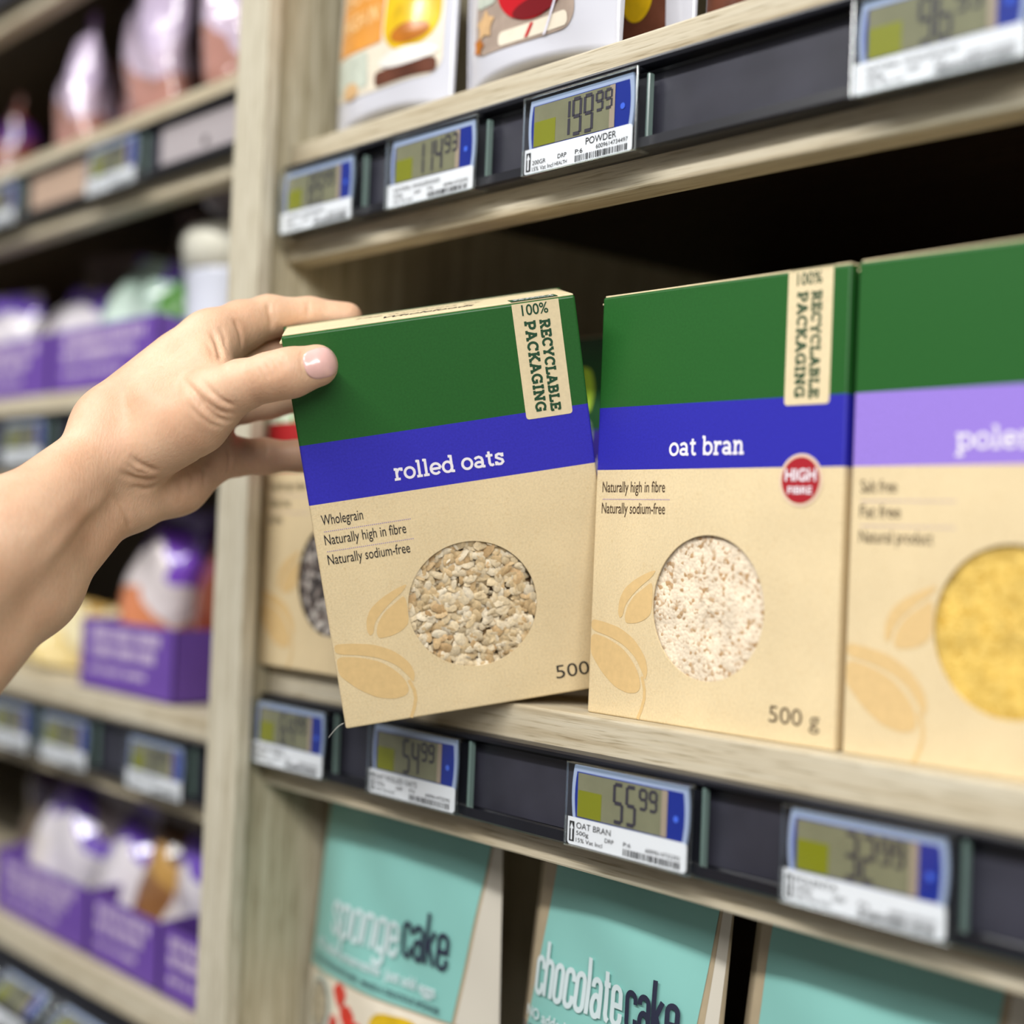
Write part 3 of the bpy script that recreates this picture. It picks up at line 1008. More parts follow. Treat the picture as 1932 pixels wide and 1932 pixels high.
def price_tag(label, loc, big, small, lines, group, arrow=True, tilt=0.0, sx=1.0):
    root = thing('price_tag', label, 'price tag', loc, group)
    if tilt:
        root.rotation_euler = (-tilt, 0, 0)
    if sx != 1.0:
        root.scale = (sx, 1, 1)
    m = .001
    # rear tray and clear shell
    obj('clear_case', box_bm(0, TW, -TD + .0002, .0008, 0, TH, bev=.0016, seg=3), CLEAR, root)
    bm = box_bm(.003, TW - .003, -.0012, 0, .003, TH - .003)
    obj('rear_clip', bm, RAIL, root)
    obj('case_edge', box_bm(TW - .0012, TW + .0006, -.0032, .0006, .0015, TH - .0015, bev=.0005, seg=1), plain('green_clear_edge', (104, 124, 118), .15, .5, coat=.6), root)
    bm = bmesh.new()
    for q in ((0, TW, TH - .0007, TH), (0, TW, 0, .0006), (0, .0006, 0, TH), (TW - .0007, TW, 0, TH)):
        box_bm(q[0], q[1], -TD - .0001, -TD + .0012, q[2], q[3], bev=.0002, seg=1, bm=bm)
    obj('case_rim', bm, clear_mat('case_rim_clear', (.82, .88, .88), .22, .12), root)
    yb = -TD + .0026
    # bezel body with bowed ends
    def bow(x0, x1, z0, z1, b, n=8):
        P = []
        for i in range(n + 1):
            t = i / n
            P.append((x1 + b * 4 * t * (1 - t), z0 + (z1 - z0) * t))
        for i in range(n + 1):
            t = 1 - i / n
            P.append((x0 - b * 4 * t * (1 - t), z0 + (z1 - z0) * t))
        return P

    def slab(name, poly, y0, y1, mat, par):
        b = bmesh.new()
        A = [b.verts.new((p[0], y0, p[1])) for p in poly]
        B = [b.verts.new((p[0], y1, p[1])) for p in poly]
        n = len(poly)
        b.faces.new(A)
        b.faces.new(B[::-1])
        for i in range(n):
            j = (i + 1) % n
            b.faces.new((A[i], A[j], B[j], B[i]))
        return obj(name, b, mat, par)
    rim = slab('display_frame', bow(3.0 * m, 72.0 * m, 12.2 * m, 37.0 * m, 1.3 * m), yb, yb + .0012, RIM, root)
    bz = slab('display_panel', bow(5.0 * m, 70.0 * m, 13.4 * m, 34.2 * m, 1.0 * m), yb - .0003, yb + .001, BEZEL, root)
    scn = flat('lcd_screen', [rect(6.0 * m, 61.0 * m, 13.8 * m, 33.8 * m)], LCD, root, yb - .0005)
    flat('screen_margin', [rect(58.0 * m, 61.4 * m, 13.8 * m, 33.8 * m)], PEACH, scn, yb - .0006)
    flat('yellow_tab', [rect(6.4 * m, 21.5 * m, 14.0 * m, 26.0 * m)], YEL, scn, yb - .0006)
    bm = bmesh.new()
    x = 29.5 if len(big) == 2 else 26.0
    for ch in big:
        seg_digit(bm, ch, x * m, 15.4 * m, 5.0 * m, 16.6 * m, 1.7 * m, yb - .0007)
        x += 7.8
    for ch in small:
        seg_digit(bm, ch, x * m, 23.6 * m, 3.9 * m, 8.4 * m, 1.4 * m, yb - .0007)
        x += 6.0
    lettering('price_digits', bm, DIGIT, scn)
    flat('sensor_dot', [circle(66.5 * m, 22.5 * m, 1.5 * m, n=16)], DOT, root, yb - .0006)
    # paper label at the foot
    pl = slab('paper_label', rrect(.6 * m, 73.5 * m, .7 * m, 13.2 * m, 1.8 * m, (1, 1, 1, 0)), yb - .0009, yb - .0005, PAPER, root)
    yt = yb - .0011
    bm = bmesh.new()
    if arrow:
        poly_bm(rect(2.0 * m, 5.2 * m, 2.2 * m, 11.4 * m), yt, bm)
    for (s, x, z, wd, h) in lines:
        add_text(bm, s, x * m, z * m, wd * m, h * m, y=yt)
    rr = random.Random(label)
    x = 36.5
    while x < 70:
        wd = rr.choice((.35, .35, .6, .9))
        poly_bm(rect(x * m, (x + wd) * m, 1.6 * m, 4.6 * m), yt, bm)
        x += wd + rr.choice((.35, .5, .8))
    lettering('label_print', bm, BLACK_INK, pl)
    if arrow:
        flat('arrow_mark', [[(p[0] * m, p[1] * m) for p in ((3.1, 2.9), (4.1, 2.9), (4.1, 8.0), (4.9, 8.0), (3.6, 10.8), (2.4, 8.0), (3.1, 8.0))]], PAPER, pl, yt - .0001)
    return root


def std_lines(name, nw=26, size='500g', code='6009614722292'):
    L = [(name, 6.5, 8.6, nw, 2.9)] if name else [('NATURAL WHOLEFOODS', 6.5, 8.6, 40, 2.4)]
    return L + [(size, 6.5, 5.6, 8, 2.0), ('15% Vat Incl', 6.5, 2.4, 17, 2.0), ('DRP', 25, 5.2, 5.5, 2.0), ('P:6', 36.5, 5.6, 4.5, 2.0), (code, 50, 5.4, 20, 1.9)]


TYF = -.0055     # back of the tags, inside the rail
zt_low = ZL - .0580
G_LOW = 'electronic price tags below the cartons'
G_UP = 'electronic price tags below the pouches'
price_tag('price tag reading 54 99 under the held rolled oats carton', (-.1545, TYF, zt_low), '54', '99', std_lines('NAT ROLLED OATS', 36), G_LOW)
price_tag('price tag reading 55 99 under the oat bran carton', (.0008, TYF, zt_low), '55', '99', std_lines('OAT BRAN', 22), G_LOW)
price_tag('blurred price tag under the polenta carton, lower right', (.1250, TYF, zt_low), '32', '99', std_lines('POLENTA', 20), G_LOW)
price_tag('price tag below the chia carton, first beside the upright', (-.2730, TYF, zt_low), '64', '99', std_lines('CHIA SEEDS', 28), G_LOW)
zt_up = ZU - .0605
POW = [('POWDER', 43.5, 8.6, 20, 3.4), ('6009614734497', 50.5, 5.6, 20.5, 2.1), ('P:6', 36.5, 5.4, 5, 2.2), ('DRP', 24.5, 5.4, 6, 2.2), ('200GR', 6.5, 5.0, 9.5, 2.2), ('15% Vat Incl', 6.5, 1.9, 15, 2.2), ('HEALTH', 22.5, 2.2, 8.5, 1.8)]
price_tag('price tag with the word POWDER, third on the upper shelf edge', (-.0480, TYF, zt_up), '199', '99', POW, G_UP)
price_tag('price tag on the upper shelf edge between the first and POWDER tags', (-.1605, TYF, zt_up), '114', '93', std_lines(None), G_UP, False)
price_tag('price tag at the left end of the upper shelf edge by the upright', (-.2680, TYF, zt_up), '89', '99', std_lines(None), G_UP, False)
price_tag('large blurred price tag cut by the top right corner of the picture', (.1452, TYF, zt_up), '96', '99', std_lines(None), G_UP, False)
G_L = 'electronic price tags on the purple snack shelves'
ly = LY + TYF
sxl = 1.10
price_tag('glaring price tag under the standing bags, beside the grey card strip', (-.604, ly, LZ[1] - .0605), '29', '99', std_lines(None), G_L, False, sx=sxl)
price_tag('price tag left of the tan card strip, cut by the left edge of the picture', (-.826, ly, LZ[1] - .0605), '29', '99', std_lines(None), G_L, False, sx=sxl)
price_tag('price tag nearest the upright under the purple tray and orange bag', (-.492, ly, LZ[3] - .0595), '34', '99', std_lines(None), G_L, False, sx=sxl)
price_tag('middle price tag of the three under the yellow bags', (-.640, ly, LZ[3] - .0595), '34', '99', std_lines(None), G_L, False, sx=sxl)
price_tag('price tag under the yellow bags, cut by the left edge of the picture', (-.745, ly, LZ[3] - .0595), '34', '99', std_lines(None), G_L, False, sx=sxl)
price_tag('bright price tag showing just above the forearm', (-.745, ly, LZ[2] - .0605), '27', '99', std_lines(None), G_L, False, sx=sxl)
price_tag('tilted price tag in the bottom left corner of the picture', (-.690, LY - .030, ZB - .066), '22', '99', std_lines(None), G_L, False, tilt=TILT, sx=sxl)
price_tag('tilted price tag at the bottom edge, right of the corner one', (-.580, LY - .030, ZB - .066), '24', '99', std_lines(None), G_L, False, tilt=TILT, sx=sxl)

# ---------------------------------------------------------------- the hand
J = dict(FR3=(-0.098, -0.425, -0.088), FU3=(-0.103, -0.415, -0.108), BK1=(-0.156, -0.1381, 0.1868),BK0=(-0.1643, -0.1663, 0.1609),T0=(-0.1472, -0.1629, 0.1417),T1=(-0.1165, -0.141, 0.1657),T2=(-0.1027, -0.1346, 0.1731),T3=(-0.0895, -0.1274, 0.177),T3b=(-0.0821, -0.1214, 0.1791),T4=(-0.0754, -0.1116, 0.183),TB0=(-0.1528, -0.1572, 0.1392),TB1=(-0.1262, -0.1425, 0.1545),I0=(-0.1512, -0.1239, 0.199),I1=(-0.151, -0.1074, 0.2082),I2=(-0.1497, -0.0925, 0.2149),I3=(-0.1418, -0.073, 0.2173),I4=(-0.1308, -0.0576, 0.2173),M0=(-0.1631, -0.1173, 0.1853),M2=(-0.1628, -0.0857, 0.1975),M3=(-0.1474, -0.0667, 0.1994),M4=(-0.1338, -0.0513, 0.1994),R0=(-0.1691, -0.113, 0.1686),R1=(-0.167, -0.0956, 0.171),R2=(-0.1625, -0.083, 0.1739),R3=(-0.1506, -0.0651, 0.1786),R4=(-0.1379, -0.0508, 0.1807),P0=(-0.1706, -0.114, 0.1452),P1=(-0.1722, -0.0961, 0.1438),P2=(-0.1662, -0.0818, 0.1449),P3=(-0.1558, -0.0655, 0.1461),P4=(-0.146, -0.0544, 0.1467),WI=(-0.1652, -0.1717, 0.1541),WM=(-0.1755, -0.165, 0.1473),WR=(-0.183, -0.1581, 0.1375),WP=(-0.1803, -0.1547, 0.1286),H0=(-0.1646, -0.1517, 0.1176),H1=(-0.1667, -0.1302, 0.1278),H2=(-0.1706, -0.1108, 0.1405),B0=(-0.1423, -0.1551, 0.1643),B1=(-0.1345, -0.1378, 0.1813),B2=(-0.1209, -0.1372, 0.1735),B3=(-0.1451, -0.126, 0.1949),FR0=(-0.1602, -0.1702, 0.1452),FR1=(-0.1501, -0.2208, 0.0991),FR2=(-0.13, -0.3015, 0.0253),FU0=(-0.1663, -0.1613, 0.1209),FU1=(-0.158, -0.2064, 0.0761),FU2=(-0.1317, -0.2875, -0.0003))
# joint, joint, radius, radius (mm)
HAND = [
    ('palm', .012, [('WI', 'I0', 11.5, 13), ('WM', 'M0', 14, 12.5), ('WR', 'R0', 13.5, 12), ('WP', 'P0', 13, 11.5),
                    ('H0', 'H1', 12.5, 13), ('H1', 'H2', 13, 11), ('T0', 'T1', 14.5, 12.5), ('TB0', 'TB1', 12.5, 13),
                    ('B0', 'B1', 14, 10), ('BK0', 'BK1', 12.5, 13), ('B2', 'B3', 8.5, 8.5), ('WI', 'WP', 11, 12.5), ('I0', 'P0', 11, 10.5),
                    ('FR0', 'FR1', 15, 23.3), ('FR1', 'FR2', 23.3, 28), ('FU0', 'FU1', 14.5, 18.5), ('FU1', 'FU2', 18.5, 25),
                    ('FR0', 'FU0', 13, 13), ('FR1', 'FU1', 20, 18), ('FR2', 'FU2', 26, 26), ('FR2', 'FR3', 28, 35), ('FU2', 'FU3', 25, 35)]),
    ('thumb', .004, [('T1', 'T2', 13, 11.4), ('T2', 'T3', 11.4, 10.6), ('T3', 'T3b', 10.8, 11.0), ('T3b', 'T4', 11.0, 9.8)]),
    ('index', .004, [('I0', 'I1', 13, 12.2), ('I1', 'I2', 12.2, 10.4), ('I2', 'I3', 10.3, 8.9), ('I3', 'I4', 8.9, 7.8)]),
    ('middle', .004, [('M0', 'M2', 12.5, 10.2), ('M2', 'M3', 10.2, 8.9), ('M3', 'M4', 8.9, 7.8)]),
    ('ring', .004, [('R0', 'R1', 12, 9.8), ('R1', 'R2', 9.8, 9.4), ('R2', 'R3', 9.4, 8.5), ('R3', 'R4', 8.5, 7.5)]),
    ('little', .004, [('P0', 'P1', 11.5, 9.9), ('P1', 'P2', 9.9, 9.0), ('P2', 'P3', 9.0, 7.9), ('P3', 'P4', 7.9, 6.8)]),
]
KJOIN = .007


def smin(a, b, k):
    h = np.maximum(k - np.abs(a - b), 0) / k
    return np.minimum(a, b) - h * h * k * .25


def caps(P, a, b, ra, rb):
    a, b = np.array(a, np.float32), np.array(b, np.float32)
    ba = b - a
    d0, d1, d2 = P[0] - a[0], P[1] - a[1], P[2] - a[2]
    t = np.clip((d0 * ba[0] + d1 * ba[1] + d2 * ba[2]) / float(ba @ ba), 0, 1)
    return np.sqrt((d0 - t * ba[0]) ** 2 + (d1 - t * ba[1]) ** 2 + (d2 - t * ba[2]) ** 2) - (ra + (rb - ra) * t)


def hand_sdf(P):
    """P: three broadcastable arrays. Returns the signed distance of the whole hand."""
    tot = None
    for gname, k, segs in HAND:
        g = None
        for a, b, ra, rb in segs:
            d = caps(P, J[a], J[b], ra * .001, rb * .001)
            g = d if g is None else smin(g, d, k)
        if tot is None:
            tot = g
        elif gname == 'thumb':
            tot = smin(tot, g, KJOIN)
            fing = None
        else:
            fing = g if fing is None else smin(fing, g, .0012)
    return smin(tot, fing, .006)


def surface_net(f, lo, hi, h):
    n = [int(math.ceil((hi[i] - lo[i]) / h)) + 1 for i in range(3)]
    ax = [np.float32(lo[i]) + np.arange(n[i], dtype=np.float32) * np.float32(h) for i in range(3)]
    F = np.empty(n, np.float32)
    for i0 in range(0, n[0], 24):
        F[i0:i0 + 24] = f((ax[0][i0:i0 + 24, None, None], ax[1][None, :, None], ax[2][None, None, :]))
    S = F < 0
    cnt = np.zeros([x - 1 for x in n], np.int8)
    offs = [(a, b, c) for a in (0, 1) for b in (0, 1) for c in (0, 1)]
    sl = lambda o, A: A[o[0]:n[0] - 1 + o[0], o[1]:n[1] - 1 + o[1], o[2]:n[2] - 1 + o[2]]
    for o in offs:
        cnt += sl(o, S)
    act = (cnt > 0) & (cnt < 8)
    I = np.argwhere(act)
    idx = -np.ones(cnt.shape, np.int64)
    idx[act] = np.arange(len(I))
    C = {o: F[I[:, 0] + o[0], I[:, 1] + o[1], I[:, 2] + o[2]] for o in offs}
    pos = np.zeros((len(I), 3))
    num = np.zeros(len(I))
    for a in offs:
        for d in range(3):
            if a[d] == 0:
                b = list(a)
                b[d] = 1
                b = tuple(b)
                cr = (C[a] < 0) != (C[b] < 0)
                t = np.where(cr, C[a] / np.where(cr, C[a] - C[b], 1), 0)
                for ax_i in range(3):
                    pos[:, ax_i] += np.where(cr, a[ax_i] + (t if ax_i == d else 0), 0)
                num += cr
    V = (I + pos / num[:, None]) * h + np.array(lo)
    faces = []
    for d in range(3):
        u, v = (d + 1) % 3, (d + 2) % 3
        s0 = [slice(1, n[i] - 1) for i in range(3)]
        s0[d] = slice(0, n[d] - 1)
        s1 = list(s0)
        s1[d] = slice(1, n[d])
        A, B = S[tuple(s0)], S[tuple(s1)]
        E = np.argwhere(A != B)
        st = np.array([x.start for x in s0])
        E = E + st
        inside = S[E[:, 0], E[:, 1], E[:, 2]]
        def cell(du, dv):
            q = E.copy()
            q[:, u] -= du
            q[:, v] -= dv
            return idx[q[:, 0], q[:, 1], q[:, 2]]
        Q = np.stack([cell(1, 1), cell(0, 1), cell(0, 0), cell(1, 0)], 1)
        Q = np.where(inside[:, None], Q, Q[:, ::-1])
        faces.append(Q)
    return V, np.concatenate(faces)


def sdf_at(V):
    return hand_sdf((V[:, 0].astype(np.float32), V[:, 1].astype(np.float32), V[:, 2].astype(np.float32)))


def sdf_normal(V):
    e = .0004
    g = np.stack([sdf_at(V + np.eye(3)[i] * e) - sdf_at(V - np.eye(3)[i] * e) for i in range(3)], 1)
    return g / (np.linalg.norm(g, axis=1, keepdims=True) + 1e-12)


# skin folds and tendons: polylines on the skin, depth (mm, + = groove, - = ridge), half width (mm)
FOLDS = [
    ([(-0.1243, -0.153, 0.1761), (-0.1123, -0.1546, 0.1696), (-0.1058, -0.1509, 0.1636), (-0.1029, -0.1441, 0.1594), (-0.1013, -0.1373, 0.1595)], 1.5, 1.6),
    ([(-0.1117, -0.1549, 0.1678), (-0.1067, -0.1511, 0.1612), (-0.1051, -0.1444, 0.1566), (-0.1055, -0.1363, 0.1561)], 1.6, 1.6),
    ([(-0.1142, -0.1566, 0.1646), (-0.1096, -0.1529, 0.1582), (-0.1077, -0.146, 0.1538), (-0.108, -0.1389, 0.153)], 0.7, 1.4),
    ([(-0.1113, -0.1511, 0.1755), (-0.1039, -0.1496, 0.1689), (-0.0998, -0.1442, 0.1639), (-0.0975, -0.1397, 0.1628)], 1.0, 1.4),
    ([(-0.1361, -0.1732, 0.1388), (-0.1347, -0.1679, 0.1347), (-0.1339, -0.1623, 0.1326), (-0.1337, -0.1574, 0.1319)], 1.2, 1.8),
    ([(-0.1396, -0.1759, 0.1313), (-0.1402, -0.168, 0.1281), (-0.1399, -0.1605, 0.1275), (-0.1387, -0.1541, 0.1291)], 1.6, 2.0),
    ([(-0.1373, -0.1738, 0.1353), (-0.1372, -0.1683, 0.1312), (-0.1367, -0.1618, 0.1299)], 0.8, 1.4),
    ([(-0.1434, -0.1675, 0.1249), (-0.1448, -0.1594, 0.1233), (-0.1456, -0.1509, 0.1263)], 0.9, 1.6),
    ([(-0.1451, -0.1748, 0.121), (-0.1474, -0.1691, 0.1158), (-0.1503, -0.1637, 0.1078), (-0.157, -0.1593, 0.102)], 1.3, 1.4),
    ([(-0.1453, -0.172, 0.1217), (-0.1473, -0.167, 0.1164), (-0.1502, -0.162, 0.1091)], 0.5, 1.2),
    ([(-0.1249, -0.2211, 0.0845), (-0.1273, -0.2062, 0.1001), (-0.1402, -0.1858, 0.1151), (-0.1433, -0.173, 0.1251)], -0.9, 4.0),
    ([(-0.1226, -0.2272, 0.0932), (-0.1257, -0.2122, 0.107), (-0.1358, -0.1933, 0.1212)], -0.6, 4.5),
    ([(-0.1275, -0.2128, 0.0852), (-0.1336, -0.1983, 0.0983), (-0.1451, -0.1794, 0.1129)], 0.5, 3.2),
    ([(-0.1367, -0.133, 0.2024), (-0.1315, -0.1319, 0.1965), (-0.1225, -0.1348, 0.189), (-0.1051, -0.144, 0.1813)], 2.0, 1.5),
    ([(-0.1363, -0.1288, 0.205), (-0.1331, -0.1268, 0.1993), (-0.1272, -0.1288, 0.192)], 0.8, 1.2),
    ([(-0.1339, -0.1366, 0.1967), (-0.1246, -0.1382, 0.1902), (-0.115, -0.1417, 0.1832)], 0.7, 1.3),
    ([(-0.1386, -0.1194, 0.2095), (-0.1362, -0.1166, 0.2029), (-0.1374, -0.1146, 0.1949)], 1.5, 1.4),
    ([(-0.1423, -0.0981, 0.2217), (-0.1394, -0.0987, 0.2163), (-0.1389, -0.0975, 0.2111), (-0.1409, -0.096, 0.2062)], 1.6, 1.4),
    ([(-0.1406, -0.0957, 0.2208), (-0.1386, -0.0958, 0.2153), (-0.139, -0.0947, 0.2107)], 0.5, 1.0),
    ([(-0.1367, -0.0783, 0.2242), (-0.134, -0.0792, 0.2193), (-0.1342, -0.0794, 0.2144)], 0.6, 1.1),
    ([(-0.083, -0.1354, 0.1828), (-0.08, -0.1348, 0.1783), (-0.0801, -0.1342, 0.174)], 0.6, 1.1),
    ([(-0.0812, -0.1333, 0.1843), (-0.0779, -0.1331, 0.1798), (-0.0777, -0.1325, 0.175)], 0.6, 1.1),
    ([(-0.0789, -0.1314, 0.1853), (-0.0757, -0.1315, 0.1808), (-0.0755, -0.1311, 0.1765)], 0.6, 1.1),
    ([(-0.0768, -0.1294, 0.1864), (-0.0738, -0.1297, 0.1818), (-0.0735, -0.1297, 0.1784)], 0.35, 1.0),
    ([(-0.0848, -0.1375, 0.1807), (-0.0825, -0.1368, 0.1768), (-0.0825, -0.1361, 0.1735)], 0.4, 1.0),
    ([(-0.0742, -0.1185, 0.1906), (-0.0718, -0.1222, 0.1869), (-0.0702, -0.1236, 0.1818), (-0.0697, -0.1219, 0.1776), (-0.0697, -0.1179, 0.1756)], 0.45, 0.9),
    ([(-0.1236, -0.1424, 0.1397), (-0.1529, -0.1226, 0.1343), (-0.152, -0.1239, 0.1268)], 1.2, 1.4),
    ([(-0.1551, -0.1101, 0.1478), (-0.1564, -0.1066, 0.142), (-0.1588, -0.1073, 0.1342)], 1.3, 1.3),
    ([(-0.1527, -0.1325, 0.1362), (-0.1508, -0.13, 0.1299), (-0.1512, -0.1323, 0.1227)], 0.7, 1.4),
    ([(-0.1515, -0.1386, 0.1307), (-0.1511, -0.1357, 0.1244), (-0.153, -0.1372, 0.1178)], 0.5, 1.4),
    ([(-0.1633, -0.0831, 0.1544), (-0.1576, -0.0854, 0.1486), (-0.1576, -0.0861, 0.142)], 0.5, 1.1),
]


hlo = (-.205, -.465, -.148)
hhi = (-.055, -.040, .236)
HV, HF = surface_net(hand_sdf, hlo, hhi, .00105)
for _ in range(2):
    nb = np.zeros_like(HV)
    ct = np.zeros(len(HV))
    for i in range(4):
        for j in (1, 3):
            np.add.at(nb, HF[:, i], HV[HF[:, (i + j) % 4]])
            np.add.at(ct, HF[:, i], 1)
    HV = HV * .5 + nb / ct[:, None] * .5
HNRM = sdf_normal(HV)
for pl, dep, wid in FOLDS:
    pl = np.array(pl)
    best = np.full(len(HV), 9.0)
    near = np.where(((HV > pl.min(0) - .012) & (HV < pl.max(0) + .012)).all(1))[0]
    P = HV[near]
    fade = np.zeros(len(near))
    tot = len(pl) - 1
    for i in range(tot):
        a, b = pl[i], pl[i + 1]
        t = np.clip(((P - a) @ (b - a)) / ((b - a) @ (b - a)), 0, 1)
        d = np.linalg.norm(P - a - t[:, None] * (b - a), axis=1)
        s = (i + t) / tot
        upd = d < best[near]
        best[near] = np.where(upd, d, best[near])
        fade = np.where(upd, np.clip(np.minimum(s, 1 - s) * 4, 0.05, 1), fade)
    HV[near] -= HNRM[near] * (dep * .001 * fade * np.exp(-(best[near] / (wid * .001)) ** 2))[:, None]


def skin_mat():
    m, nt, b = new_mat('skin')
    tc = N(nt, 'ShaderNodeTexCoord')
    n1 = N(nt, 'ShaderNodeTexNoise')
    n1.inputs['Scale'].default_value = 38
    n1.inputs['Detail'].default_value = 5
    nt.links.new(tc.outputs['Object'], n1.inputs['Vector'])
    r = N(nt, 'ShaderNodeValToRGB')
    e = r.color_ramp.elements
    e[0].position, e[0].color = .3, lin((212, 168, 136))
    e[1].position, e[1].color = .7, lin((224, 187, 156))
    nt.links.new(n1.outputs['Fac'], r.inputs['Fac'])
    n3 = N(nt, 'ShaderNodeTexNoise')
    n3.inputs['Scale'].default_value = 420
    n3.inputs['Detail'].default_value = 3
    nt.links.new(tc.outputs['Object'], n3.inputs['Vector'])
    mr = N(nt, 'ShaderNodeMapRange')
    mr.inputs['To Min'].default_value = .92
    mr.inputs['To Max'].default_value = 1.06
    nt.links.new(n3.outputs['Fac'], mr.inputs['Value'])
    mx = N(nt, 'ShaderNodeMix', data_type='RGBA', blend_type='MULTIPLY')
    mx.inputs['Factor'].default_value = 1
    nt.links.new(r.outputs['Color'], mx.inputs[6])
    nt.links.new(mr.outputs[0], mx.inputs[7])
    nt.links.new(mx.outputs[2], b.inputs['Base Color'])
    b.inputs['Roughness'].default_value = .48
    b.inputs['Specular IOR Level'].default_value = .35
    b.inputs['Subsurface Weight'].default_value = .25
    b.inputs['Subsurface Radius'].default_value = (1.0, .35, .2)
    b.inputs['Subsurface Scale'].default_value = .004
    # fine skin lines
    mp = N(nt, 'ShaderNodeMapping')
    mp.inputs['Rotation'].default_value = (.6, .5, .9)
    mp.inputs['Scale'].default_value = (900, 900, 320)
    nt.links.new(tc.outputs['Object'], mp.inputs['Vector'])
    vo = N(nt, 'ShaderNodeTexNoise')
    vo.inputs['Scale'].default_value = 1
    vo.inputs['Detail'].default_value = 2
    nt.links.new(mp.outputs['Vector'], vo.inputs['Vector'])
    bp = N(nt, 'ShaderNodeBump')
    bp.inputs['Strength'].default_value = .4
    bp.inputs['Distance'].default_value = .0006
    nt.links.new(vo.outputs['Fac'], bp.inputs['Height'])
    nt.links.new(bp.outputs['Normal'], b.inputs['Normal'])
    return m


me = bpy.data.meshes.new('hand')
me.from_pydata(HV.tolist(), [], HF.tolist())
me.update()
hand = link('hand', me, skin_mat(), None, smooth=True)
tag(hand, 'bare forearm and hand gripping the left edge of the tilted carton', 'hand')
bmh = bmesh.new()
bmh.from_mesh(me)
bmesh.ops.recalc_face_normals(bmh, faces=bmh.faces[:])
bmh.to_mesh(me)
bmh.free()

# thumb nail, laid on the skin of the thumb tip
nc = np.array((-0.0667, -0.1160, 0.1834))
nu = np.array(J['T4']) - np.array(J['T3b'])
nu = nu / np.linalg.norm(nu)
nn = sdf_normal(nc[None])[0]
nv = np.cross(nn, nu)
nv /= np.linalg.norm(nv)
nn = np.cross(nu, nv)
if nn @ sdf_normal(nc[None])[0] < 0:
    nn = -nn
bm = bmesh.new()
NR, NA = 8, 40
pts = []
lev = []
for k in range(NR + 1):
    for i in range(NA):
        a = 2 * math.pi * i / NA
        p = 3.2
        ca, sa = math.cos(a), math.sin(a)
        rr = (abs(ca) ** p + abs(sa) ** p) ** (-1 / p) * k / NR
        s, t = rr * ca, rr * sa
        if s > 0:
            s *= 1.0 + .06 * (1 - t * t)
        pts.append(nc + nu * (s * .0073 + .0002) + nv * t * .0070 * (1 + .05 * s) + nn * .008)
        lev.append(k / NR)
pts = np.array(pts)
for _ in range(60):
    pts = pts - nn * (sdf_at(pts)[:, None] * .8)
lev = np.array(lev)
up = .00042 - .00030 * lev ** 6
pts = pts + nn * up[:, None]
vs = [bm.verts.new(p) for p in pts]
for k in range(NR):
    for i in range(NA):
        j = (i + 1) % NA
        q = [vs[k * NA + i], vs[(k + 1) * NA + i], vs[(k + 1) * NA + j], vs[k * NA + j]]
        bm.faces.new(q)
bmesh.ops.remove_doubles(bm, verts=bm.verts[:], dist=1e-6)
low = [bm.verts.new(p - nn * .0009) for p in pts[-NA:]]
top = vs[-NA:]
bm.verts.ensure_lookup_table()
for i in range(NA):
    j = (i + 1) % NA
    bm.faces.new((top[i], low[i], low[j], top[j]))
bm.faces.new(low)
nail = obj('thumb_nail', bm, plain('nail', (232, 186, 178), .22, .5, coat=.4, noise=.05, nscale=160), hand, smooth=True)

# ---------------------------------------------------------------- stand-up pouches


_U = arc(22, 80, 18, 18, 0, 180, 10) + arc(22, 20, 18, 18, 180, 360, 10)
COND = {   # tall condensed rounded lower case, drawn with pen strokes
    'o': (56, [_U + [_U[0]]]), 'c': (54, [[(40, 70)] + _U + [(40, 32)]]), 'e': (56, [[(4, 50), (40, 50)] + _U + [(40, 32)]]),
    'a': (56, [[(5, 76)] + arc(22, 80, 18, 18, 170, 0, 10) + [(40, 0)], arc(22, 29, 18, 27, 0, 360, 20)]),
    'h': (56, [[(4, 150), (4, 0)], [(4, 72)] + arc(22, 80, 18, 18, 180, 0, 10) + [(40, 0)]]),
    'n': (56, [[(4, 102), (4, 0)], [(4, 72)] + arc(22, 80, 18, 18, 180, 0, 10) + [(40, 0)]]),
    'l': (22, [[(4, 150), (4, 0)]]), 't': (40, [[(13, 130), (13, 18), (18, 6), (28, 2)], [(0, 96), (30, 96)]]),
    'k': (52, [[(4, 150), (4, 0)], [(37, 100), (6, 44)], [(15, 60), (40, 0)]]),
    's': (54, [[(38, 72)] + arc(21, 82, 17, 16, 0, 180, 10) + [(5, 68), (37, 34)] + arc(21, 18, 17, 16, 0, -180, 10) + [(4, 30)]]),
    'p': (56, [[(4, 102), (4, -44)], _U + [_U[0]]]),
    'g': (56, [_U + [_U[0]], [(40, 102), (40, -24)] + arc(22, -24, 18, 16, 0, -180, 10)])}


def cond_word(bm, s, x0, z0, width, xh, pen):
    total = sum(COND[c][0] for c in s) - 12
    sx, sz, cur = width / total, xh / 100.0, 0.0
    for c in s:
        adv, strokes = COND[c]
        for st in strokes:
            ribbon(bm, [((cur + a) * sx, b * sz) for a, b in st], pen, lambda a, b: (x0 + a, 0.0, z0 + b))
        cur += adv


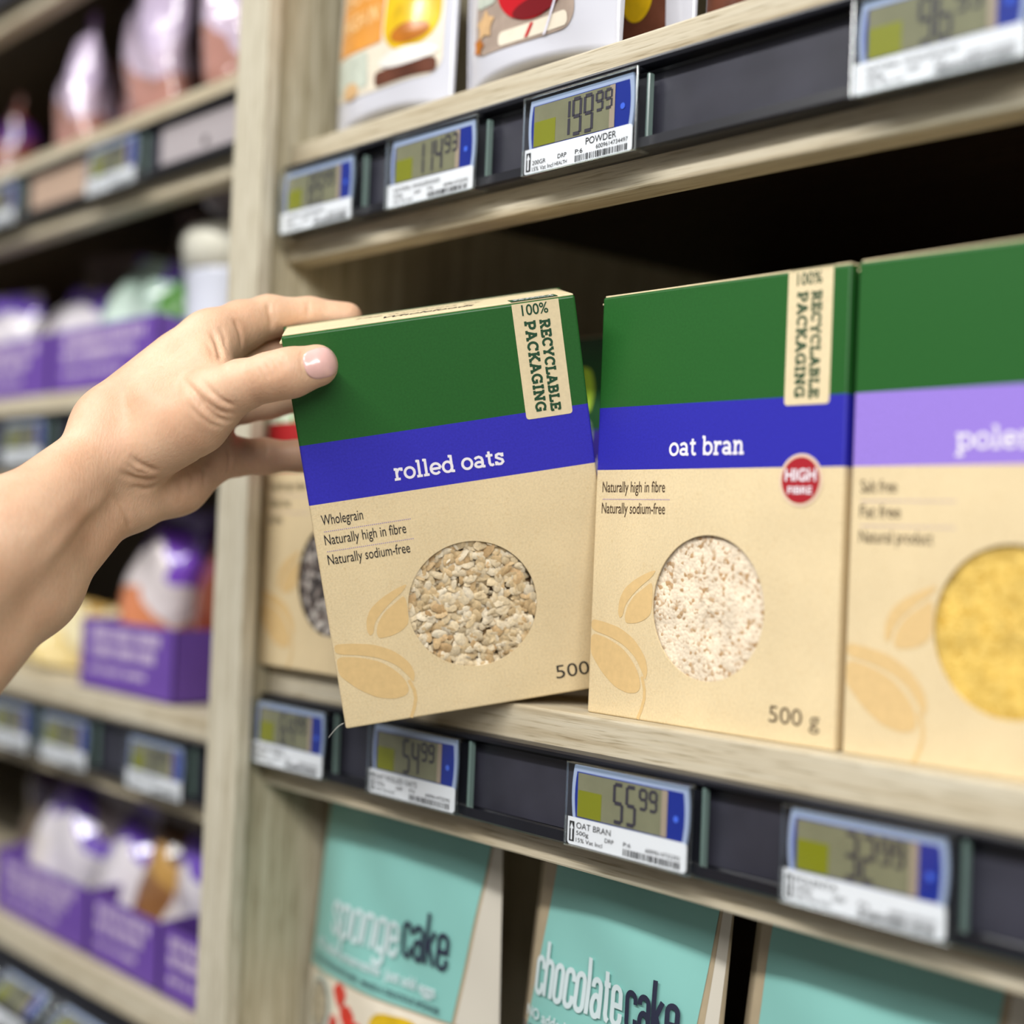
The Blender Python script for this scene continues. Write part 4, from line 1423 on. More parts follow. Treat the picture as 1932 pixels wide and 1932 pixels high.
class Film:
    """front skin of a pouch: y as a function of x and z"""

    def __init__(s, zb, zt, xl, xr, y0, bulge, lean=0.0, seed=1, wr=0.0006):
        s.zb, s.zt, s.xl, s.xr, s.y0, s.b, s.lean, s.wr = zb, zt, xl, xr, y0, bulge, lean, wr
        r = random.Random(seed)
        s.w = [(r.uniform(25, 90), r.uniform(25, 90), r.uniform(0, 6), r.uniform(.4, 1)) for _ in range(6)]

    def edge(s, z):
        v = (z - s.zb) / (s.zt - s.zb)
        return s.xl[0] + (s.xl[1] - s.xl[0]) * v, s.xr[0] + (s.xr[1] - s.xr[0]) * v

    def y(s, x, z):
        a, b = s.edge(z)
        u = min(1, max(0, (x - a) / (b - a)))
        v = min(1, max(0, (z - s.zb) / (s.zt - s.zb)))
        side = (1 - abs(2 * u - 1) ** 3.2)
        g = (1 - v) ** .75 * (0.55 + .45 * min(1, v / .25)) + .02
        wr = sum(q * math.sin(x * f + z * h + p) for f, h, p, q in s.w) * s.wr * side
        arch = 0.0
        return s.y0 + s.lean * v - s.b * side * g + wr

    def P(s, off=0.0):
        return lambda x, z: (x, s.y(x, z) - off, z)

    def mesh(s, name, mat, parent, back, nu=28, nv=36, arch=0.0):
        bm = bmesh.new()
        F, B = [], []
        for j in range(nv + 1):
            z = s.zb + (s.zt - s.zb) * j / nv
            a, b = s.edge(z)
            ra, rb = [], []
            for i in range(nu + 1):
                u = i / nu
                x = a + (b - a) * u
                zz = z + arch * (1 - (2 * u - 1) ** 2) * max(0, 1 - j / 4)
                yy = s.y(x, z)
                ra.append(bm.verts.new((x, yy, zz)))
                if 0 < i < nu and j < nv:
                    rb.append(bm.verts.new((x, min(back, 2 * (s.y0 + s.lean * j / nv) - yy + .001), zz)))
                else:
                    rb.append(ra[-1])
            F.append(ra)
            B.append(rb)
        for j in range(nv):
            for i in range(nu):
                bm.faces.new((F[j][i], F[j][i + 1], F[j + 1][i + 1], F[j + 1][i]))
                q = []
                for v in (B[j][i], B[j + 1][i], B[j + 1][i + 1], B[j][i + 1]):
                    if v not in q:
                        q.append(v)
                if len(q) > 2 and not set(q) <= set(F[j] + F[j + 1]):
                    bm.faces.new(q)
        for i in range(nu):
            q = []
            for v in (F[0][i], B[0][i], B[0][i + 1], F[0][i + 1]):
                if v not in q:
                    q.append(v)
            if len(q) > 2:
                bm.faces.new(q)
        return obj(name, bm, mat, parent, smooth=True)

    def patch(s, name, outline, mat, parent, off=.0003, rings=10):
        """a print on the skin: star-shaped outline, mapped in rings so that it follows the bulge"""
        # densify outline
        pts = []
        n = len(outline)
        for i in range(n):
            a, b = outline[i], outline[(i + 1) % n]
            k = max(1, int(math.hypot(b[0] - a[0], b[1] - a[1]) / .004))
            for q in range(k):
                pts.append((a[0] + (b[0] - a[0]) * q / k, a[1] + (b[1] - a[1]) * q / k))
        cx = sum(p[0] for p in pts) / len(pts)
        cz = sum(p[1] for p in pts) / len(pts)
        bm = bmesh.new()
        c = bm.verts.new(s.P(off)(cx, cz))
        prev = None
        for k in range(1, rings + 1):
            t = k / rings
            ring = [bm.verts.new(s.P(off)(cx + (p[0] - cx) * t, cz + (p[1] - cz) * t)) for p in pts]
            m = len(ring)
            for i in range(m):
                j = (i + 1) % m
                if prev is None:
                    bm.faces.new((c, ring[i], ring[j]))
                else:
                    bm.faces.new((prev[i], ring[i], ring[j], prev[j]))
            prev = ring
        return obj(name, bm, mat, parent, smooth=True)

    def text(s, name, items, mat, parent, off=.0019):
        bm = bmesh.new()
        for (t, x, z, w_, h, bold) in items:
            if bold is None:
                cond_word(bm, t, x, z, w_, h, .0027)
            else:
                add_text(bm, t, x, z, w_, h, bold=bold)
        bmesh.ops.triangulate(bm, faces=bm.faces[:])
        for _ in range(5):
            ed = [e for e in bm.edges if e.calc_length() > .0035]
            if not ed:
                break
            bmesh.ops.subdivide_edges(bm, edges=ed, cuts=1)
            bmesh.ops.triangulate(bm, faces=bm.faces[:])
        for v in bm.verts:
            v.co.y = s.y(v.co.x, v.co.z) - off
        return lettering(name, bm, mat, parent)


GLOSSY_WHITE = plain('glossy_white_film', (206, 207, 216), .18, .5, coat=.6, bump=.12, bscale=45)
TEAL = plain('teal_paper', (134, 192, 184), .38, .5, noise=.04, nscale=18, bump=.1, bscale=30)
KRAFTF = plain('grey_kraft_film', (172, 156, 128), .3, .5, coat=.3, noise=.08, nscale=60)
KSIDE = plain('brown_kraft_edge', (176, 140, 96), .4, .5, noise=.1, nscale=50)
RED = plain('print_red', (196, 22, 34), .2, .5, coat=.6)
DKRED = plain('print_dark_red', (120, 18, 26), .25, .5, coat=.4)
YELLOW = plain('print_yellow', (222, 182, 20), .2, .5, coat=.6, noise=.2, nscale=60)
ORANGE = plain('print_orange', (222, 150, 62), .25, .5, coat=.5, noise=.1, nscale=90)
BROWN = plain('print_brown', (98, 56, 40), .25, .5, coat=.5, noise=.25, nscale=60)
AMBER = plain('print_amber', (176, 104, 24), .25, .5, coat=.5, noise=.25, nscale=60)
TABLE = plain('print_table', (168, 150, 136), .25, .5, coat=.5, noise=.12, nscale=120)
COOKIE = plain('print_cookie', (214, 176, 128), .25, .5, coat=.5, noise=.1, nscale=150)
CREAMP = plain('print_cream', (232, 222, 202), .25, .5, coat=.5, noise=.05, nscale=100)
SAGE = plain('print_sage', (196, 204, 190), .25, .5, coat=.5, noise=.1, nscale=200)
SILVER = plain('seam_silver', (226, 224, 236), .12, .6, coat=1.0, bump=.4, bscale=260)
STRAW = plain('print_strawberry', (206, 52, 40), .3, .5, coat=.3, noise=.25, nscale=160)
G_PU = 'white pouches on the upper shelf'
G_PL = 'teal baking mix pouches on the lower shelf'


def star(cx, cz, r, k=5, a0=90, inner=.55):
    P = []
    for i in range(2 * k):
        rr = r if i % 2 == 0 else r * inner
        a = math.radians(a0 + 180 * i / k)
        P.append((cx + rr * math.cos(a), cz + rr * math.sin(a)))
    return smooth_poly(P, 2)


def upper_pouch(label, xl, xr, y0, bulge, seed, h=.19):
    root = thing('stand_up_pouch', label, 'pouch', (0, 0, 0), G_PU)
    F = Film(ZU + .0004, ZU + h, xl, xr, y0, bulge, lean=.003, seed=seed)
    F.mesh('pouch_body', GLOSSY_WHITE, root, y0 + .05, arch=.008)
    return root, F


p1, F1 = upper_pouch('white pouch with orange block and yellow cup, first on the upper shelf', (-.2600, -.2630), (-.1460, -.1440), .018, .014, 3)
im = F1.patch('picture_print', rrect(-.2560, -.1530, .3660, .4900, .010), CREAMP, p1, .0004)
F1.patch('orange_block', rect(-.2500, -.2010, .3930, .4860), ORANGE, im, .0007)
F1.text('block_lettering', [('HIGH IN', -.2460, .4070, .0400, .0100, .02), ('PROTEIN', -.2460, .4230, .0400, .0100, .02)], plain('pale_orange_ink', (240, 200, 140), .4), im, .0010)
F1.patch('cup_print', rrect(-.1990, -.1550, .3850, .4500, .016, (1, 1, 0, 0)), YELLOW, im, .0008)
F1.patch('tea_print', circle(-.1760, .3930, .0150, .0060), AMBER, im, .0011)
F1.patch('saucer_print', circle(-.1790, .3800, .0240, .0050), plain('print_white', (238, 236, 230), .2, .5, coat=.5), im, .0010)
F1.patch('board_print', rrect(-.2080, -.1560, .3675, .3760, .003), BROWN, im, .0009)
F1.patch('herb_print', rrect(-.2520, -.2150, .3700, .3910, .003), SAGE, im, .0007)
F1.patch('biscuit_print', circle(-.2330, .3700, .0085, .0050), COOKIE, im, .0010)

p2, F2 = upper_pouch('white pouch with red bowl and star biscuit, second on the upper shelf', (-.1310, -.1440), (-.0135, -.0100), .016, .014, 5)
im = F2.patch('picture_print', rrect(-.1180, -.0390, .3640, .4900, .010), TABLE, p2, .0004)
F2.patch('bowl_print', circle(-.0680, .3960, .0300, .0215), RED, im, .0009)
F2.patch('bowl_underside_print', circle(-.0670, .3800, .0180, .0048), DKRED, im, .0012)  # dark red underside of the printed bowl
F2.patch('cloth_print', rrect(-.0960, -.0440, .3655, .3730, .003), CREAMP, im, .0007)
F2.patch('cloth_stripe', [(-.0760, .3660), (-.0735, .3660), (-.0690, .3725), (-.0715, .3725)], RED, im, .0010)
F2.patch('star_biscuit', star(-.1080, .3800, .0090), COOKIE, im, .0010)
F2.patch('star_biscuit', star(-.1140, .3700, .0060, a0=70), AMBER, im, .0009)
F2.patch('herb_print', rrect(-.1170, -.0990, .3900, .4200, .004), SAGE, im, .0008)
F2.patch('side_seam', [(-.1290, .3460), (-.1262, .3460), (-.1330, .5200), (-.1360, .5200)], SILVER, p2, .0009)
F2.patch('diagonal_crease', [(-.0620, .3640), (-.0602, .3640), (-.0405, .3950), (-.0420, .3960)], SILVER, p2, .0013)

p3, F3 = upper_pouch('dark red pouch with yellow disc, third on the upper shelf', (-.0760, -.0760), (-.0020, -.0010), .056, .008, 7)
F3.patch('red_print', rrect(-.0740, -.0180, .3480, .3600, .002), DKRED, p3, .0004)
F3.patch('white_stripe', rect(-.0740, -.0180, .3600, .3635), CREAMP, p3, .0006)
F3.patch('brown_print', rect(-.0740, -.0180, .3635, .4600), BROWN, p3, .0004)
F3.patch('yellow_disc', circle(-.0370, .3890, .0110, .0130), YELLOW, p3, .0007)
p4, F4 = upper_pouch('dark brown pouch, fourth on the upper shelf, mostly above the picture', (.0040, .0040), (.0900, .0900), .056, .008, 9)
F4.patch('brown_print', rect(.0055, .0880, .3480, .4700), BROWN, p4, .0004)


def lower_pouch(label, xl, xr, tl, tr, y0, bulge, seed, words, zl=-.294):
    """xl/xr: outer edges (bottom, top); tl/tr: edges of the teal sheet at z=-.15 and z=-.06"""
    root = thing('stand_up_pouch', label, 'pouch', (0, 0, 0), G_PL)
    F = Film(zl + .0004, -.040, xl, xr, y0, bulge, lean=.004, seed=seed, wr=.0007)
    F.mesh('pouch_body', KRAFTF, root, y0 + .05, arch=.008)
    return root, F


pa, FA = lower_pouch('teal sponge cake pouch, first on the lower shelf beside the upright', (-.2790, -.2660), (-.0945, -.1010), 0, 0, .034, .020, 11, None)
FA.patch('teal_sheet', [(-.2740, -.1600), (-.1265, -.1570), (-.1085, -.0520), (-.2600, -.0520)], TEAL, pa, .0004, rings=16)
FA.patch('edge_seal', [(-.1240, -.1570), (-.0960, -.1570), (-.1015, -.0520), (-.1065, -.0520)], plain('clear_seal', (206, 200, 186), .25, .5, coat=.5), pa, .0004)
FA.text('sponge_lettering', [('sponge', -.2410, -.1325, .0650, .0180, None)], plain('pale_print', (206, 222, 224), .4), pa)
FA.text('cake_lettering', [('cake', -.1715, -.1300, .0390, .0185, None)], NAVY_INK, pa)
FA.text('slogan_lettering', [('NO added preservatives', -.2610, -.1455, .0740, .0060, .02), ('just add eggs', -.1830, -.1460, .0440, .0066, .02)], plain('pale_print', (206, 222, 224), .4), pa)
FA.text('small_lettering', [('GLUTEN FREE BAKING MIX   MAKES A DELICIOUS SPONGE', -.2680, -.1540, .1330, .0034, .012)], NAVY_INK, pa)
FA.patch('picture_sheet', [(-.2760, -.2500), (-.1380, -.2500), (-.1275, -.1585), (-.2745, -.1612)], CREAMP, pa, .0004, rings=16)
for cx, cz, r in ((-.2280, -.1680, .0090), (-.2180, -.1790, .0095), (-.2060, -.1850, .0090), (-.2330, -.1860, .0070), (-.2140, -.1950, .0100)):
    FA.patch('strawberry_print', smooth_poly([(cx - r, cz + r * .3), (cx, cz + r), (cx + r, cz + r * .4), (cx + r * .3, cz - r)], 2), STRAW, pa, .0009)
FA.patch('banana_print', smooth_poly([(-.1930, -.1660), (-.1500, -.1620), (-.1480, -.1800), (-.1600, -.2000), (-.1950, -.1950)], 2), YELLOW, pa, .0008)
FA.patch('banana_print', smooth_poly([(-.1580, -.1640), (-.1440, -.1720), (-.1490, -.1820)], 2), STRAW, pa, .0010)
sl = FA.patch('round_seal', circle(-.2520, -.1790, .0165, .0185), SAGE, pa, .0010)
FA.patch('seal_ring', circle(-.2520, -.1790, .0128, .0145), plain('seal_grey', (120, 118, 120), .5, noise=.3, nscale=260), sl, .0013)
FA.patch('seal_centre', circle(-.2520, -.1790, .0115, .0130), plain('seal_grain', (168, 158, 134), .5, noise=.35, nscale=240), sl, .0016)

pb, FB = lower_pouch('teal chocolate cake pouch, second on the lower shelf', (-.0925, -.0690), (.0440, .0600), 0, 0, .034, .020, 13, None)
FB.patch('teal_sheet', [(-.0860, -.2300), (.0260, -.2300), (.0530, -.0490), (-.0545, -.0490)], TEAL, pb, .0004, rings=18)
FB.text('chocolate_lettering', [('chocolate', -.0640, -.1240, .0640, .0180, None)], plain('pale_print', (206, 222, 224), .4), pb)
FB.text('cake_lettering', [('cake', .0034, -.1240, .0320, .0180, None)], NAVY_INK, pb)
FB.text('slogan_lettering', [('NO added preservatives', -.0700, -.1370, .0800, .0055, .02)], plain('pale_print', (206, 222, 224), .4), pb)
FB.text('small_lettering', [('GLUTEN FREE BAKING MIX  MAKES A DELICIOUS CAKE', -.0740, -.1440, .1020, .0036, .01)], NAVY_INK, pb)
FB.patch('edge_seal', [(.0420, -.1570), (.0495, -.1570), (.0590, -.0500), (.0545, -.0500)], plain('clear_seal', (206, 200, 186), .25, .5, coat=.5), pb, .0005)

pc, FC = lower_pouch('teal pouch cut by the bottom edge, third on the lower shelf', (.0480, .0740), (.1880, .2070), 0, 0, .034, .016, 17, None)
FC.patch('teal_sheet', [(.0640, -.2300), (.1740, -.2300), (.1955, -.0490), (.0830, -.0490)], TEAL, pc, .0004, rings=18)
FC.patch('edge_seal', [(.1900, -.1400), (.1955, -.1400), (.2050, -.0500), (.1985, -.0500)], plain('clear_seal', (206, 200, 186), .25, .5, coat=.5), pc, .0005)

# ---------------------------------------------------------------- snack bags and display trays of the left unit


def foil(name, stops, rough=.2, scale=14.0, axis='Z', wob=.03):
    """glossy printed film: colour blocks up the bag; stops = (height in m, rgb)"""
    if name in MATS:
        return MATS[name]
    m, nt, b = new_mat(name)
    tc = N(nt, 'ShaderNodeTexCoord')
    sep = N(nt, 'ShaderNodeSeparateXYZ')
    nz = N(nt, 'ShaderNodeTexNoise')
    nz.inputs['Scale'].default_value = scale
    nz.inputs['Detail'].default_value = 2
    nt.links.new(tc.outputs['Object'], nz.inputs['Vector'])
    nt.links.new(tc.outputs['Object'], sep.inputs[0])
    mu = N(nt, 'ShaderNodeMath', operation='MULTIPLY_ADD')
    mu.inputs[1].default_value = wob * 4
    mu.inputs[2].default_value = -wob * 2
    nt.links.new(nz.outputs['Fac'], mu.inputs[0])
    ad = N(nt, 'ShaderNodeMath', operation='ADD')
    nt.links.new(sep.outputs[axis], ad.inputs[0])
    nt.links.new(mu.outputs[0], ad.inputs[1])
    H = stops[-1][0]
    dv = N(nt, 'ShaderNodeMath', operation='DIVIDE')
    dv.inputs[1].default_value = H
    nt.links.new(ad.outputs[0], dv.inputs[0])
    r = N(nt, 'ShaderNodeValToRGB')
    r.color_ramp.interpolation = 'CONSTANT'
    e = r.color_ramp.elements
    e[0].position, e[0].color = 0, lin(stops[0][1])
    e[1].position, e[1].color = min(.999, stops[0][0] / H), lin(stops[1][1] if len(stops) > 1 else stops[0][1])
    for i in range(1, len(stops) - 1):
        e.new(stops[i][0] / H).color = lin(stops[i + 1][1])
    nt.links.new(dv.outputs[0], r.inputs['Fac'])
    nt.links.new(r.outputs['Color'], b.inputs['Base Color'])
    b.inputs['Roughness'].default_value = rough
    b.inputs['Specular IOR Level'].default_value = .7
    b.inputs['Coat Weight'].default_value = 1.0
    b.inputs['Coat Roughness'].default_value = .10
    n2 = N(nt, 'ShaderNodeTexNoise')
    n2.inputs['Scale'].default_value = 38
    n2.inputs['Detail'].default_value = 2
    n2.inputs['Distortion'].default_value = 1.2
    nt.links.new(tc.outputs['Object'], n2.inputs['Vector'])
    bp = N(nt, 'ShaderNodeBump')
    bp.inputs['Strength'].default_value = .55
    bp.inputs['Distance'].default_value = .006
    nt.links.new(n2.outputs['Fac'], bp.inputs['Height'])
    nt.links.new(bp.outputs['Normal'], b.inputs['Normal'])
    nt.links.new(bp.outputs['Normal'], b.inputs['Coat Normal'])
    MATS[name] = m
    return m


def snack_bag(label, loc, w_, h, d, mat, group, rz=0, rx=0, ry=0, seed=1, taper=0.0, fin=.014, finmat=None, name='snack_bag'):
    root = thing(name, label, 'bag', loc, group)
    root.rotation_euler = (rx, ry, rz)
    rnd = random.Random(seed)
    wv = [(rnd.uniform(30, 110), rnd.uniform(30, 110), rnd.uniform(0, 6)) for _ in range(5)]
    nu, nv = 22, 26
    bm = bmesh.new()
    F, B = [], []
    for j in range(nv + 1):
        v = j / nv
        ra, rb = [], []
        for i in range(nu + 1):
            u = i / nu
            half = w_ / 2 * (1 - taper * v) * (1 - .05 * math.sin(math.pi * v))
            x = (2 * u - 1) * half
            z = v * h
            t = d / 2 * (max(0, 1 - (2 * u - 1) ** 2)) ** .55 * (max(0, min(1, v / .12)) ** .6 if v < .12 else 1) * (max(0, 1 - max(0, (v - .35) / .65) ** 2.2)) ** .7
            wr = sum(math.sin(x * a + z * b + p) for a, b, p in wv) * .0016 * min(1, t / (d * .2))
            ra.append(bm.verts.new((x, -t + wr, z)))
            edge = i in (0, nu) or j in (0, nv)
            rb.append(ra[-1] if edge else bm.verts.new((x, t * .8 + wr, z)))
        F.append(ra)
        B.append(rb)
    for j in range(nv):
        for i in range(nu):
            bm.faces.new((F[j][i], F[j][i + 1], F[j + 1][i + 1], F[j + 1][i]))
            bm.faces.new((B[j][i], B[j + 1][i], B[j + 1][i + 1], B[j][i + 1]))
    obj('bag_body', bm, mat, root, smooth=True)
    if fin > 0:
        bm = bmesh.new()
        n = 28
        top = w_ / 2 * (1 - taper)
        A = []
        for i in range(n + 1):
            x = (2 * i / n - 1) * top
            zz = .0015 * (i % 2)
            q = [bm.verts.new((x, yy + .0012 * math.sin(i * 1.9), z2)) for yy, z2 in ((-.0006, h - .002), (-.0006, h + fin - zz), (.0006, h + fin - zz), (.0006, h - .002))]
            A.append(q)
        for i in range(n):
            for k in range(4):
                bm.faces.new((A[i][k], A[i + 1][k], A[i + 1][(k + 1) % 4], A[i][(k + 1) % 4]))
        bm.faces.new(A[0])
        bm.faces.new(A[-1][::-1])
        obj('top_seal', bm, finmat or mat, root)
    return root


PURPLE = plain('purple_board', (104, 70, 158), .5, .5, noise=.06, nscale=30)
PURPLE_IN = plain('purple_board_inside', (92, 52, 150), .5)
LILAC = plain('lilac_letter', (206, 188, 214), .5)


def tray(label, x0, x1, y0, y1, z0, hf, hb, lines=3, group='purple display trays', light=(1.0)):
    root = thing('display_tray', label, 'tray', (x0, y0, z0), group)
    W, D, t = x1 - x0, y1 - y0, .0012
    bm = bmesh.new()
    box_bm(0, W, 0, D, 0, t, bm=bm)
    box_bm(0, W, 0, t, 0, hf, bm=bm)
    box_bm(0, W, D - t, D, 0, hb, bm=bm)
    for xa in (0, W - t):
        P = [(0, 0), (D, 0), (D, hb), (D * .45, hb * .75), (0, hf)]
        A = [bm.verts.new((xa, y, z)) for y, z in P]
        B = [bm.verts.new((xa + t, y, z)) for y, z in P]
        bm.faces.new(A)
        bm.faces.new(B[::-1])
        for i in range(5):
            j = (i + 1) % 5
            bm.faces.new((A[i], A[j], B[j], B[i]))
    obj('tray_box', bm, PURPLE, root)
    # illegible pale lettering on the front wall
    bm = bmesh.new()
    rnd = random.Random(label)
    for k in range(lines):
        z = hf * (.72 - .24 * k)
        x = W * .12
        end = W * (.86 - .08 * k)
        hh = hf * (.17 if k < lines - 1 else .09)
        while x < end:
            wd = rnd.uniform(.0022, .0050)
            poly_bm(rrect(x, x + wd, z, z + hh, .0009), -.0003, bm)
            x += wd + rnd.choice((.0012, .0012, .0012, .004))
    lettering('lettering', bm, LILAC, root)
    return root


GB = 'glossy snack bags on the left unit'
f_lilac = foil('foil_lilac', [(.045, (176, 128, 116)), (.075, (204, 186, 206)), (.115, (196, 180, 206)), (.19, (150, 110, 176))], .16)
f_brown = foil('foil_brown', [(.05, (120, 64, 50)), (.08, (92, 46, 120)), (.13, (120, 66, 52)), (.19, (110, 70, 60))], .22)
f_white = foil('foil_white', [(.03, (216, 208, 204)), (.060, (224, 218, 224)), (.080, (112, 80, 184)), (.16, (150, 136, 140))], .16)
f_dark = foil('foil_dark', [(.05, (70, 36, 34)), (.09, (60, 30, 80)), (.16, (54, 36, 36))], .25)
f_green = foil('foil_green', [(.05, (196, 216, 204)), (.085, (176, 200, 186)), (.105, (112, 80, 190)), (.16, (120, 104, 100))], .16)
f_orange = foil('foil_orange', [(.052, (206, 128, 86)), (.092, (224, 214, 214)), (.112, (120, 70, 190)), (.16, (90, 60, 140))], .16)
f_red = foil('foil_red', [(.10, (128, 58, 30)), (.14, (96, 30, 30)), (.18, (70, 34, 40))], .22)
f_gold = foil('foil_gold', [(.03, (222, 200, 140)), (.06, (238, 226, 184)), (.09, (200, 160, 84)), (.12, (220, 200, 160))], .2)
f_nut = foil('foil_nut', [(.05, (150, 104, 60)), (.07, (190, 146, 76)), (.10, (84, 58, 40)), (.16, (90, 66, 56))], .25)
f_grey = foil('foil_grey', [(.06, (84, 66, 76)), (.10, (104, 86, 92)), (.16, (120, 100, 96))], .3)
GREENP = plain('green_print', (62, 126, 22), .35, .5, coat=.5, noise=.3, nscale=40)
CREAMW = plain('cream_film', (232, 230, 214), .2, .5, coat=.8, noise=.06, nscale=50, bump=.5, bscale=50)
WHITEW = plain('white_film', (220, 224, 238), .2, .5, coat=.8, bump=.3, bscale=60)

ZA, ZBs, ZC, ZD = LZ[1] + .0006, LZ[2] + .0006, LZ[3] + .0006, ZB + .0006
# top shelf of the left unit in view
snack_bag('clear lilac bag with pointed top, left of the tall lilac bag on the top shelf', (-.762, LY + .055, ZA), .165, .122, .05, f_lilac, GB, rz=-.35, ry=.22, seed=2, taper=.62)
snack_bag('tall lilac bag leaning right, on the top shelf of the left unit', (-.625, LY + .055, ZA), .145, .175, .055, f_lilac, GB, rz=-.3, ry=.12, seed=5, taper=.1)
snack_bag('narrow lilac bag against the upright on the top shelf', (-.492, LY + .05, ZA), .070, .16, .05, f_lilac, GB, rz=-.2, ry=.1, seed=9, taper=.2)
snack_bag('brown bag with purple band behind the pointed lilac bag', (-.862, LY + .125, ZA), .13, .125, .05, f_brown, GB, rz=-.1, seed=11, taper=.1)
snack_bag('brown bag behind the tall lilac bag', (-.735, LY + .15, ZA), .12, .17, .05, f_brown, GB, rz=.1, seed=12, taper=.1)
snack_bag('dark brown bag between tall lilac bag and upright', (-.600, LY + .15, ZA), .10, .18, .05, f_dark, GB, seed=13)
snack_bag('brown and lilac bag cut by the left edge, top shelf', (-.945, LY + .065, ZA), .12, .085, .06, f_brown, GB, rz=-.3, seed=15, taper=.3)
# second shelf
tray('purple tray with the bluish white and green bag, second shelf', -.700, -.512, LY + .006, LY + .16, ZBs, .052, .06)
tray('purple tray cut by the left edge of the picture, second shelf', -.900, -.705, LY + .006, LY + .16, ZBs, .052, .06)
snack_bag('pale bag with green corner and purple band in a tray on the second shelf', (-.655, LY + .050, ZBs + .028), .105, .080, .05, f_green, GB, rx=-.25, rz=-.1, ry=.2, seed=21)
g = thing('snack_bag', 'dark green bag right of the pale purple banded bag, second shelf', 'bag', (-.585, LY + .060, ZBs + .030), GB)
bm = bmesh.new()
bmesh.ops.create_icosphere(bm, subdivisions=4, radius=.03)
for v in bm.verts:
    v.co = Vector((v.co.x * .85 * (1 - .25 * v.co.z / .03), v.co.y * .55, v.co.z * 1.25)) + Vector((0, 0, .022))
    v.co += v.normal * .002 * math.sin(v.co.x * 300 + v.co.z * 210)
obj('bag_body', bm, GREENP, g, smooth=True)
snack_bag('white bag with purple top in the left tray, second shelf', (-.765, LY + .048, ZBs + .028), .110, .068, .05, f_white, GB, rx=-.35, rz=.05, ry=.15, seed=23)
snack_bag('grey brown bag standing behind the white purple topped bag', (-.815, LY + .115, ZBs + .01), .15, .125, .05, f_grey, GB, ry=.1, seed=24)
snack_bag('grey brown bag standing behind the green cornered bag', (-.680, LY + .120, ZBs + .01), .14, .145, .05, f_grey, GB, ry=.25, seed=25, taper=.15)
snack_bag('purple and cream bag cut by the left edge, second shelf', (-.885, LY + .05, ZBs + .03), .08, .065, .05, f_white, GB, rz=.2, seed=26)
# white pouch with knotted clear top, against the upright
wp = thing('tied_bag', 'white and cream bag with tied clear top against the upright', 'bag', (-.505, LY + .055, ZBs), 'tied bags')
bm = bmesh.new()
prof = [(.0, .030), (.01, .034), (.05, .035), (.085, .037), (.088, .038)]
prof2 = [(.088, .038), (.110, .042), (.120, .040), (.124, .030)]


def lathe(bm, prof, sx=1.0, sy=.7, n=32, cap=True):
    R = [[bm.verts.new((r * sx * math.cos(2 * math.pi * i / n) * (1 + .05 * math.sin(5 * 2 * math.pi * i / n)), r * sy * math.sin(2 * math.pi * i / n), z)) for i in range(n)] for z, r in prof]
    for a, b in zip(R, R[1:]):
        for i in range(n):
            bm.faces.new((a[i], a[(i + 1) % n], b[(i + 1) % n], b[i]))
    if cap:
        bm.faces.new(R[0][::-1])
        bm.faces.new(R[-1])


lathe(bm, prof)
obj('bag_body', bm, WHITEW, wp, smooth=True)
bm = bmesh.new()
lathe(bm, prof2)
obj('cream_filling', bm, CREAMW, wp, smooth=True)
bm = bmesh.new()
lathe(bm, [(.122, .028), (.128, .010), (.132, .008), (.140, .020), (.152, .030), (.155, .026)], n=24)
obj('tied_top', bm, plain('clear_twist', (150, 140, 150), .12, .6, coat=1.0, bump=.5, bscale=70), wp, smooth=True)
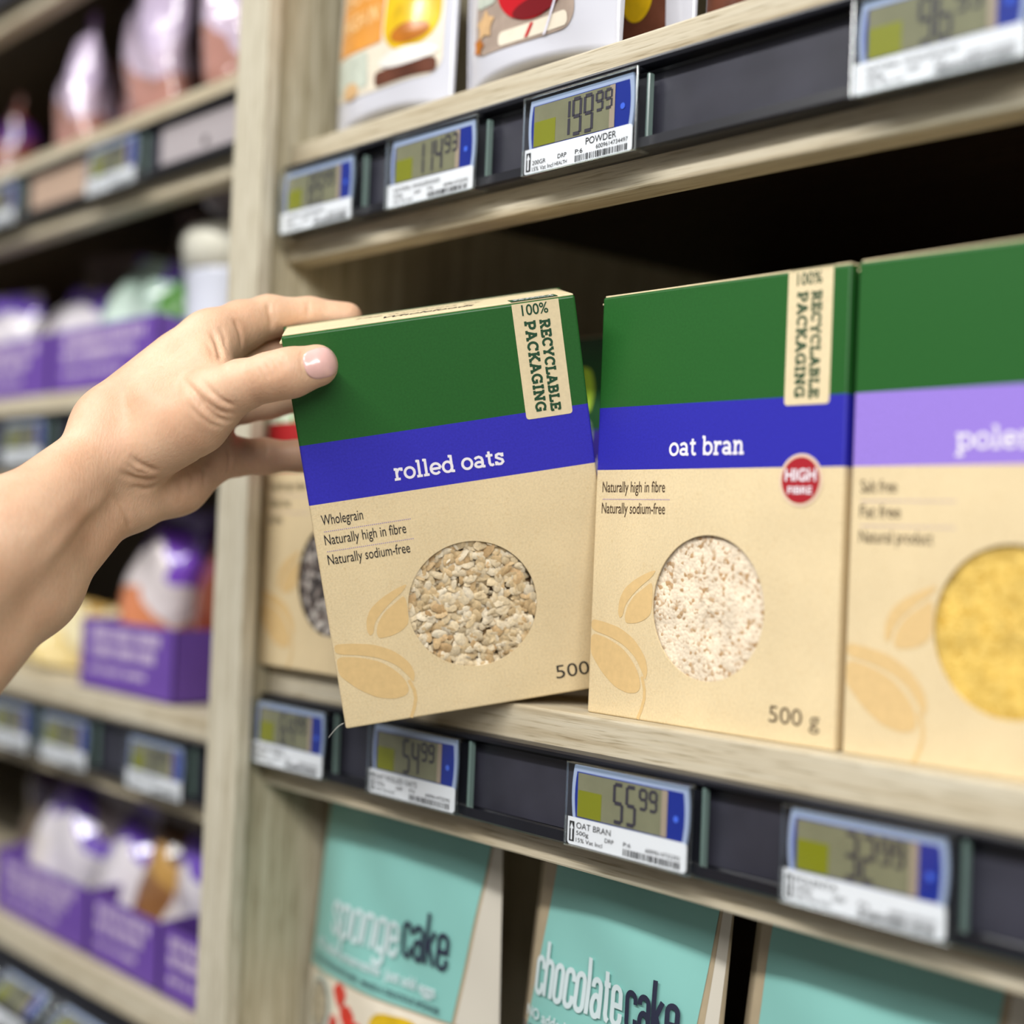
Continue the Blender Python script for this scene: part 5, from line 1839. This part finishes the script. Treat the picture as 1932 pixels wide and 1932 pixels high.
# third shelf
tray('purple tray beside the upright, third shelf', -.618, -.466, LY + .006, LY + .125, ZC, .054, .072)
snack_bag('white bag with purple top and orange window in the tray by the upright', (-.615, LY + .060, ZC + .01), .095, .125, .055, f_orange, GB, rx=-.15, ry=.18, rz=-.1, seed=31)
snack_bag('dark reddish brown bag right of the orange window bag', (-.522, LY + .076, ZC + .006), .080, .135, .05, f_red, GB, rx=-.1, ry=.1, seed=32)
snack_bag('yellow bag lying on the third shelf behind the forearm', (-.745, LY + .055, ZC), .13, .050, .05, f_gold, GB, ry=.1, rz=.2, seed=33)
snack_bag('cream and gold bag stacked above the yellow lying bag', (-.715, LY + .105, ZC + .004), .11, .085, .05, f_gold, GB, rx=-.2, ry=.3, seed=34)
snack_bag('pale gold bag cut by the left edge, third shelf', (-.885, LY + .055, ZC), .12, .055, .05, f_gold, GB, rz=-.1, seed=35)
snack_bag('purple topped white bag behind the gold bags, third shelf', (-.690, LY + .155, ZC + .004), .10, .13, .05, f_orange, GB, rx=-.1, seed=36)
# bottom shelf
tray('purple tray beside the upright, bottom shelf', -.470, -.360, LY + .008, LY + .16, ZD, .050, .075)
tray('purple tray in the middle of the bottom shelf', -.586, -.473, LY + .008, LY + .16, ZD, .050, .075)
tray('purple tray cut by the left edge, bottom shelf', -.770, -.589, LY + .008, LY + .16, ZD, .050, .075)
snack_bag('silvery white bag with purple top in the left tray, bottom shelf', (-.735, LY + .050, ZD + .015), .105, .095, .055, f_white, GB, rx=-.2, ry=.35, rz=.1, seed=41)
snack_bag('white and purple bag with nut picture in the middle tray, bottom shelf', (-.612, LY + .048, ZD + .012), .080, .088, .05, f_white, GB, rx=-.2, ry=.15, seed=42)
snack_bag('golden nut bag in the middle tray, bottom shelf', (-.540, LY + .046, ZD + .012), .062, .095, .05, f_nut, GB, rx=-.1, ry=.1, seed=43)
snack_bag('white bag with purple band in the tray by the upright, bottom shelf', (-.495, LY + .050, ZD + .012), .070, .095, .05, f_white, GB, rx=-.1, seed=44)
snack_bag('brown bag at the back of the left tray, bottom shelf', (-.850, LY + .10, ZD + .01), .12, .10, .05, f_dark, GB, seed=45)
snack_bag('dark purple bag behind the middle tray, bottom shelf', (-.690, LY + .125, ZD + .01), .14, .11, .05, f_dark, GB, seed=46)
snack_bag('dark bag behind the tray by the upright, bottom shelf', (-.545, LY + .125, ZD + .01), .12, .11, .05, f_nut, GB, seed=47)
